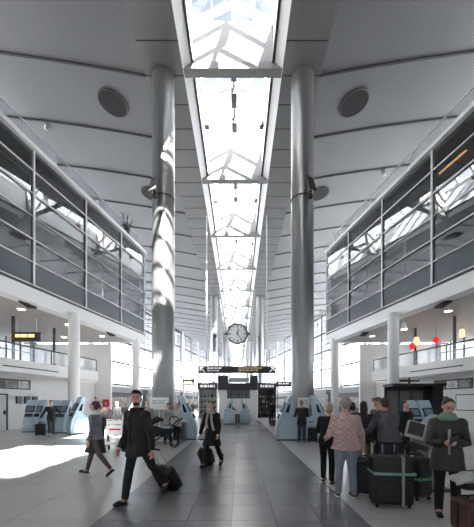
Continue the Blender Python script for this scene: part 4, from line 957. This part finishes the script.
        if not O.get('vest'):
            for k, (sh, el, wr, fd, sd_) in arms.items():
                wv = el.lerp(wr, O.get('sleeve', .97)); g.ell(sh, (.062 + th * .7) * s); g.tube([nb - sp * .025 * H + Vector((sd_ * .05 * s, 0, 0)), sh + Vector((-sd_ * .015, 0, .0))], [(.05 + th * .5) * s, (.056 + th * .6) * s], n=12)
                g.tube([sh, sh.lerp(el, .5), el, el.lerp(wr, .4), wv], [(.056 + th * .7) * s, (.052 + th * .6) * s, (.046 + th * .6) * s, (.042 + th * .5) * s, (.036 + th * .4) * s], n=12)
        ch(O.get('coat_name', 'jacket'), g, O['coat'], remesh=vc)
        if O.get('collar'): g = G(); g.torus(nb + sp * .012 * H + Vector((0, -.01, 0)), .072 * s, .028 * s, sc=(1, .95, 1.3)); ch('collar', g, O['collar'], remesh=.012)
    if 'scarf' in O:
        g = G(); g.torus(nb + sp * .03 * H + Vector((0, -.02, 0)), .072 * s, .031 * s, sc=(1.05, 1, 1.35)); g.torus(nb + sp * .005 * H + Vector((0, -.025, 0)), .088 * s, .03 * s, sc=(1.1, 1, 1.2))
        if O.get('scarf_tail'):
            for q, L in ((-1, .45), (1, .62)): g.tube([nb + Vector((q * .05, -.12, 0)) * s, hip + sp * .16 * H + Vector((q * .08, -.17, 0)) * s, hip + sp * .14 * H + Vector((q * .10 + .06, -.2, -L * .3)) * s], [(.04 * s, .016 * s)] * 3, n=10, sq=(1, 0, 0))
        ch('scarf', g, O['scarf'], remesh=.011)
    if O.get('opening'):
        g = G(); g.tube([nb + sp * -.02 * H + Vector((0, -.10, 0)) * s, hip + sp * .18 * H + Vector((0, -.15 * gr, 0)) * s, hip + sp * .0 * H + Vector((0, -.165 * gr, 0)) * s], [(.035 * s, .012 * s), (.02 * s, .01 * s), (.014 * s, .008 * s)], n=8, sq=(1, 0, 0)); ch('coat_front_edge', g, O['opening'])
    return body, dict(arms=arms, legs=legs, hip=hip, nb=nb, hc=hc, sp=sp, s=s, H=H)
def wpt(body, p): return Matrix.Rotation(body.rotation_euler.z, 3, 'Z') @ Vector(p) + body.location
def shoulder_bag(body, J, sd_, lab, m, name='shoulder_bag', w=.3, h=.24, z=-.02, yy=.02, strapm=None):
    r = empty(name, body.location, body.rotation_euler.z, lab, 'bag'); s = J['s']
    c = J['hip'] + Vector((sd_ * .25, yy, z)); g = G(); g.box(c, (.11, w, h)); g.build('bag_body', m, r, bevel=.03)
    nb = J['nb']; g = G(); a = nb + Vector((-sd_ * .10 * s, -.0, -.01)); g.tube([c + Vector((0, -w * .4, h / 2)), nb + Vector((sd_ * .05, -.17, -.16)) * s, a + Vector((0, -.04, .05)), a + Vector((0, .04, .05)), nb + Vector((sd_ * .05, .17, -.16)) * s, c + Vector((0, w * .4, h / 2))], [(.012, .02)] * 6, n=6); g.build('strap', strapm or m, r)
    return r
def backpack(body, J, lab, m):
    r = empty('backpack', body.location, body.rotation_euler.z, lab, 'backpack'); s = J['s']; c = J['nb'] + Vector((0, .2, -.24)) * s
    g = G(); g.box(c, (.30, .15, .44)); g.build('bag_body', m, r, bevel=.05); g = G(); g.box(c + Vector((0, .085, -.08)), (.23, .05, .2)); g.build('front_pocket', m, r, bevel=.02)
    for q in (-1, 1): g = G(); nb = J['nb']; g.tube([c + Vector((q * .1, -.06, .2)), nb + Vector((q * .10, .0, .035)) * s, nb + Vector((q * .12, -.14, -.12)) * s, nb + Vector((q * .14, -.1, -.3)) * s, c + Vector((q * .12, -.06, -.18))], [(.022, .01)] * 5, n=6); g.build('strap', m, r)
    return r
C_BLK = cloth('black', .095); C_COAT = cloth('charcoal', .15); C_JEAN = cloth('dark_jeans', (.20, .22, .27)); C_LJEAN = cloth('light_jeans', (.54, .59, .65)); C_GREY = cloth('mid_grey', .34)
HB = mat('hair_brown', (.26, .19, .15), .6); HD = mat('hair_dark', (.12, .10, .09), .6); HG = mat('hair_grey', (.60, .57, .54), .8, bump=.5, scale=50); HL = mat('hair_blond', (.62, .55, .46), .6); HW = mat('hair_white', (.80, .78, .75), .7)
WSOLE = mat('sole_white', .85, .5)

# man in dark coat pulling the case
b1, J1 = person(-1.36, 4.95, -30, 1.84, 'young bearded man in a dark coat striding forward with a rolling suitcase',
    dict(legR=(13, 3, -4), legL=(-27, 18, 42), armL=(-10, 12, 12, 4), armR=(6, 3, 25, 4), lean=4, hyaw=42, hpitch=3, curl=.8, girth=.97),
    dict(trousers=cloth('black_jeans', .15), coat=C_COAT, hem=.09, thick=.03, hair=HD, hs='quiff', beard=True, collar=C_BLK, shoes=mat('leather_black', .09, .35), opening=C_BLK), True)
shoulder_bag(b1, J1, -1, 'black satchel slung across the striding man', M_CASE2, w=.26, h=.26)
# uniform woman
b2, J2 = person(-2.90, 6.72, -93, 1.67, 'woman in a grey uniform jacket and skirt walking to the left',
    dict(fem=True, legR=(22, 6, -6), legL=(-18, 22, 42), armL=(-6, 8, 20, 4), armR=(16, 8, 26, 4), lean=3, hyaw=0, hpitch=0),
    dict(coat=cloth('uniform_grey', (.50, .50, .54)), hem=.03, thick=.02, skirt=cloth('skirt_dark', (.20, .20, .22)), tights=mat('tights_dark', (.34, .29, .28), .6), hair=HB, hs='pony', shoes=mat('leather_black', .09, .35), scarf=mat('blouse_white', .85, .7)), True)
# woman with scarf
b3, J3 = person(gx(212.5, 7.7), 7.6, -22, 1.66, 'woman in a black coat with long pale scarf walking along the dark path',
    dict(fem=True, legR=(20, 5, -6), legL=(-14, 22, 36), armR=(-4, 24, 10, 10), armL=(8, 14, 30, 4), lean=3, hyaw=10, curl=.8),
    dict(coat=C_BLK, hem=.20, thick=.032, flare=.05, trousers=C_BLK, hair=HB, hs='bob', scarf=cloth('scarf_grey', (.62, .60, .60)), scarf_tail=True, boots=True, shoes=M_RUBBER), True)
# pink jacket
b4, J4 = person(gx(345.5, 5.25), 5.22, 176, 1.72, 'grey-haired woman in a pink quilted jacket seen from behind',
    dict(fem=True, girth=1.22, stance=.02, armL=(12, 16, 55, 12), armR=(6, 20, 20, 6), hpitch=6, lean=4, legL=(4, 5, 0), legR=(0, 3, 0)),
    dict(coat=quilt('quilted_pink', (.88, .75, .73)), hem=.045, thick=.035, flare=.03, trousers=C_LJEAN, hair=HG, hs='curly', shoes=cloth('shoe_navy', (.16, .17, .21)), soles=WSOLE, collar=MATS['quilted_pink']), True)
# left of pink
b5, J5 = person(gx(328, 6.05), 6.1, 150, 1.63, 'blond person in black leaning behind the woman in pink',
    dict(fem=True, armL=(20, 18, 60, 10), armR=(10, 22, 50, 20), lean=14, hpitch=25, legL=(10, 6, 0), legR=(-2, 6, 6)), dict(coat=C_BLK, hem=.03, trousers=C_BLK, hair=HL, hs='bob', shoes=mat('shoe_tan', (.55, .45, .38), .6)), True)
b6, J6 = person(gx(364.5, 6.7), 6.75, 165, 1.66, 'long-haired person in a dark parka and khaki trousers in the queue', dict(girth=1.1, armL=(15, 12, 40, 5)), dict(coat=cloth('parka', (.17, .17, .15)), hem=.08, trousers=cloth('khaki', (.46, .43, .37)), loose=1.15, hair=HB, hs='long', collar=C_BLK), True)
b7, J7 = person(gx(379.5, 7.4), 7.4, -75, 1.76, 'man in a grey cap looking to the left in the queue', dict(hpitch=6, hyaw=-10), dict(coat=C_GREY, trousers=C_JEAN, cap=cloth('cap_grey', (.40, .38, .36)), hair=HG), True)
b8, J8 = person(gx(391, 5.75), 5.8, 190, 1.74, 'broad man in a grey-blue sweater bending over his luggage, seen from behind', dict(girth=1.22, lean=12, armL=(28, 10, 40, 5), armR=(24, 14, 40, 5), hpitch=18, stance=.02), dict(coat=cloth('sweater', (.35, .36, .39)), hem=.02, trousers=C_JEAN, hair=HB, hs='short', collar=cloth('sweater2', (.33, .34, .37))), True)
b9, J9 = person(gx(404.5, 8.4), 8.4, 20, 1.68, 'dark-haired person half hidden behind the man in the sweater', dict(), dict(coat=C_BLK, trousers=C_BLK, hair=HD, hs='short'))
b10, J10 = person(gx(354, 8.0), 8.1, 170, 1.64, 'dark-haired person in black standing behind the woman in pink', dict(), dict(coat=C_BLK, trousers=C_BLK, hair=HD, hs='bob'))
# green scarf
b11, J11 = person(gx(449.5, 4.35), 4.4, -26, 1.70, 'woman in a black padded coat and green scarf looking down at her papers',
    dict(fem=True, girth=1.05, armL=(6, 11, 90, 56), armR=(6, 11, 90, 54), hpitch=22, hyaw=8, lean=3, curl=.9, legL=(2, 3, 0), legR=(3, 3, 0)),
    dict(coat=mat('puffer_black', (.15, .145, .14), .5, bump=.6, scale=9), hem=.15, thick=.038, trousers=C_BLK, hair=HD, hs='pony', scarf=cloth('scarf_green', (.44, .55, .46)), boots=True, opening=mat('lining_grey', .62, .7)), True)
wl = wpt(b11, (J11['arms']['L'][2] + J11['arms']['R'][2]) / 2 + Vector((0, -.09, .02)))
r = empty('passport', wl, math.radians(-26), 'dark purple passport held by the woman in the green scarf', 'passport'); g = G(); R = Matrix.Rotation(math.radians(35), 3, 'X') @ Matrix.Rotation(.5, 3, 'Z')
g.box((.03, 0, .03), (.12, .008, .15), R); g.build('cover', mat('passport_purple', (.27, .22, .30), .5), r); g = G(); g.box((.032, -.0, .03), (.112, .004, .142), R); g.build('pages', M_WHITE, r)
# kiosk user
b12, J12 = person(gx(301.5, 12.35), 12.3, 178, 1.70, 'person in a black coat and backpack using the right kiosk, seen from behind', dict(armL=(30, 12, 50, 5), armR=(30, 16, 50, 5), hpitch=8), dict(coat=C_BLK, hem=.10, trousers=cloth('navy_jeans', (.24, .28, .36)), hair=HL, hs='short'))
backpack(b12, J12, 'dark backpack worn by the person at the right kiosk', M_CASE2)
# far left man
b13, J13 = person(gx(52, 14.4), 14.35, 25, 1.74, 'man in a black jacket crossing at the far left in front of the kiosks', dict(legL=(22, 6, -5), legR=(-16, 18, 30), armL=(10, 38, 70, 20), armR=(-12, 30, 20, 8), lean=5, hpitch=14), dict(coat=C_BLK, hem=.05, trousers=cloth('trouser_grey', .22), hair=HB, shoes=mat('sneaker_white', .8, .5)))
# far figures
person(2.55, 21.0, 165, 1.75, 'dark figure walking away near the right shop stand', dict(legL=(12, 5, 0), legR=(-10, 12, 20)), dict(coat=C_BLK, hem=.12, trousers=C_BLK, hair=HD))
person(gx(229, 23.3), 23.3, 60, 1.72, 'dark figure leaning at the far left small kiosk', dict(lean=14, armL=(30, 10, 40, 0)), dict(coat=C_BLK, trousers=C_BLK, hair=HD))
person(gx(190, 25), 25, 30, 1.70, 'distant person in grey left of the shop stand', dict(), dict(coat=C_GREY, trousers=C_BLK, hair=HD))
person(gx(285, 25), 25, 200, 1.72, 'distant person in dark clothes right of the shop stand', dict(), dict(coat=C_COAT, trousers=C_BLK, hair=HB))
# pram group
b14, J14 = person(gx(168, 12.05), 12.0, 20, 1.64, 'brown-haired person in pale grey bending over the pram', dict(fem=True, lean=20, armL=(40, 8, 30, 5), armR=(40, 8, 30, 5), hpitch=20), dict(coat=cloth('pale_grey', (.62, .63, .66)), trousers=C_BLK, hair=HB, hs='bob'))
person(gx(177, 11.9), 11.9, -20, 1.60, 'person in a cream coat with dark leggings by the grey bin', dict(fem=True, legL=(8, 4, 0)), dict(coat=cloth('cream', (.74, .72, .70)), hem=.1, trousers=C_BLK, hair=HL, hs='bob', shoes=mat('sneaker_white', .8, .5)))
person(gx(146.5, 11.9), 12.0, 40, 1.68, 'white-haired person behind the striding man', dict(), dict(coat=cloth('pale_tan', (.60, .56, .52)), trousers=C_GREY, hair=HW, hs='bob'))
person(gx(182.5, 15.8), 16.0, 10, 1.76, 'dark-haired staff member in a pale vest behind the left kiosk', dict(), dict(coat=cloth('pale_blue_vest', (.66, .72, .76)), hem=.03, trousers=C_BLK, hair=HD, hs='short'))
person(gx(105.5, 12.6), 12.6, 200, 1.62, 'dark-haired person with back turned behind the uniformed woman', dict(), dict(coat=C_BLK, trousers=C_BLK, hair=HD, hs='pony', scarf=cloth('scarf_red', (.45, .18, .2))))
person(gx(117, 14.5), 14.6, -30, 1.68, 'person in a dark coat by the left gallery end, behind the trolley', dict(), dict(coat=C_COAT, trousers=C_BLK, hair=HB))
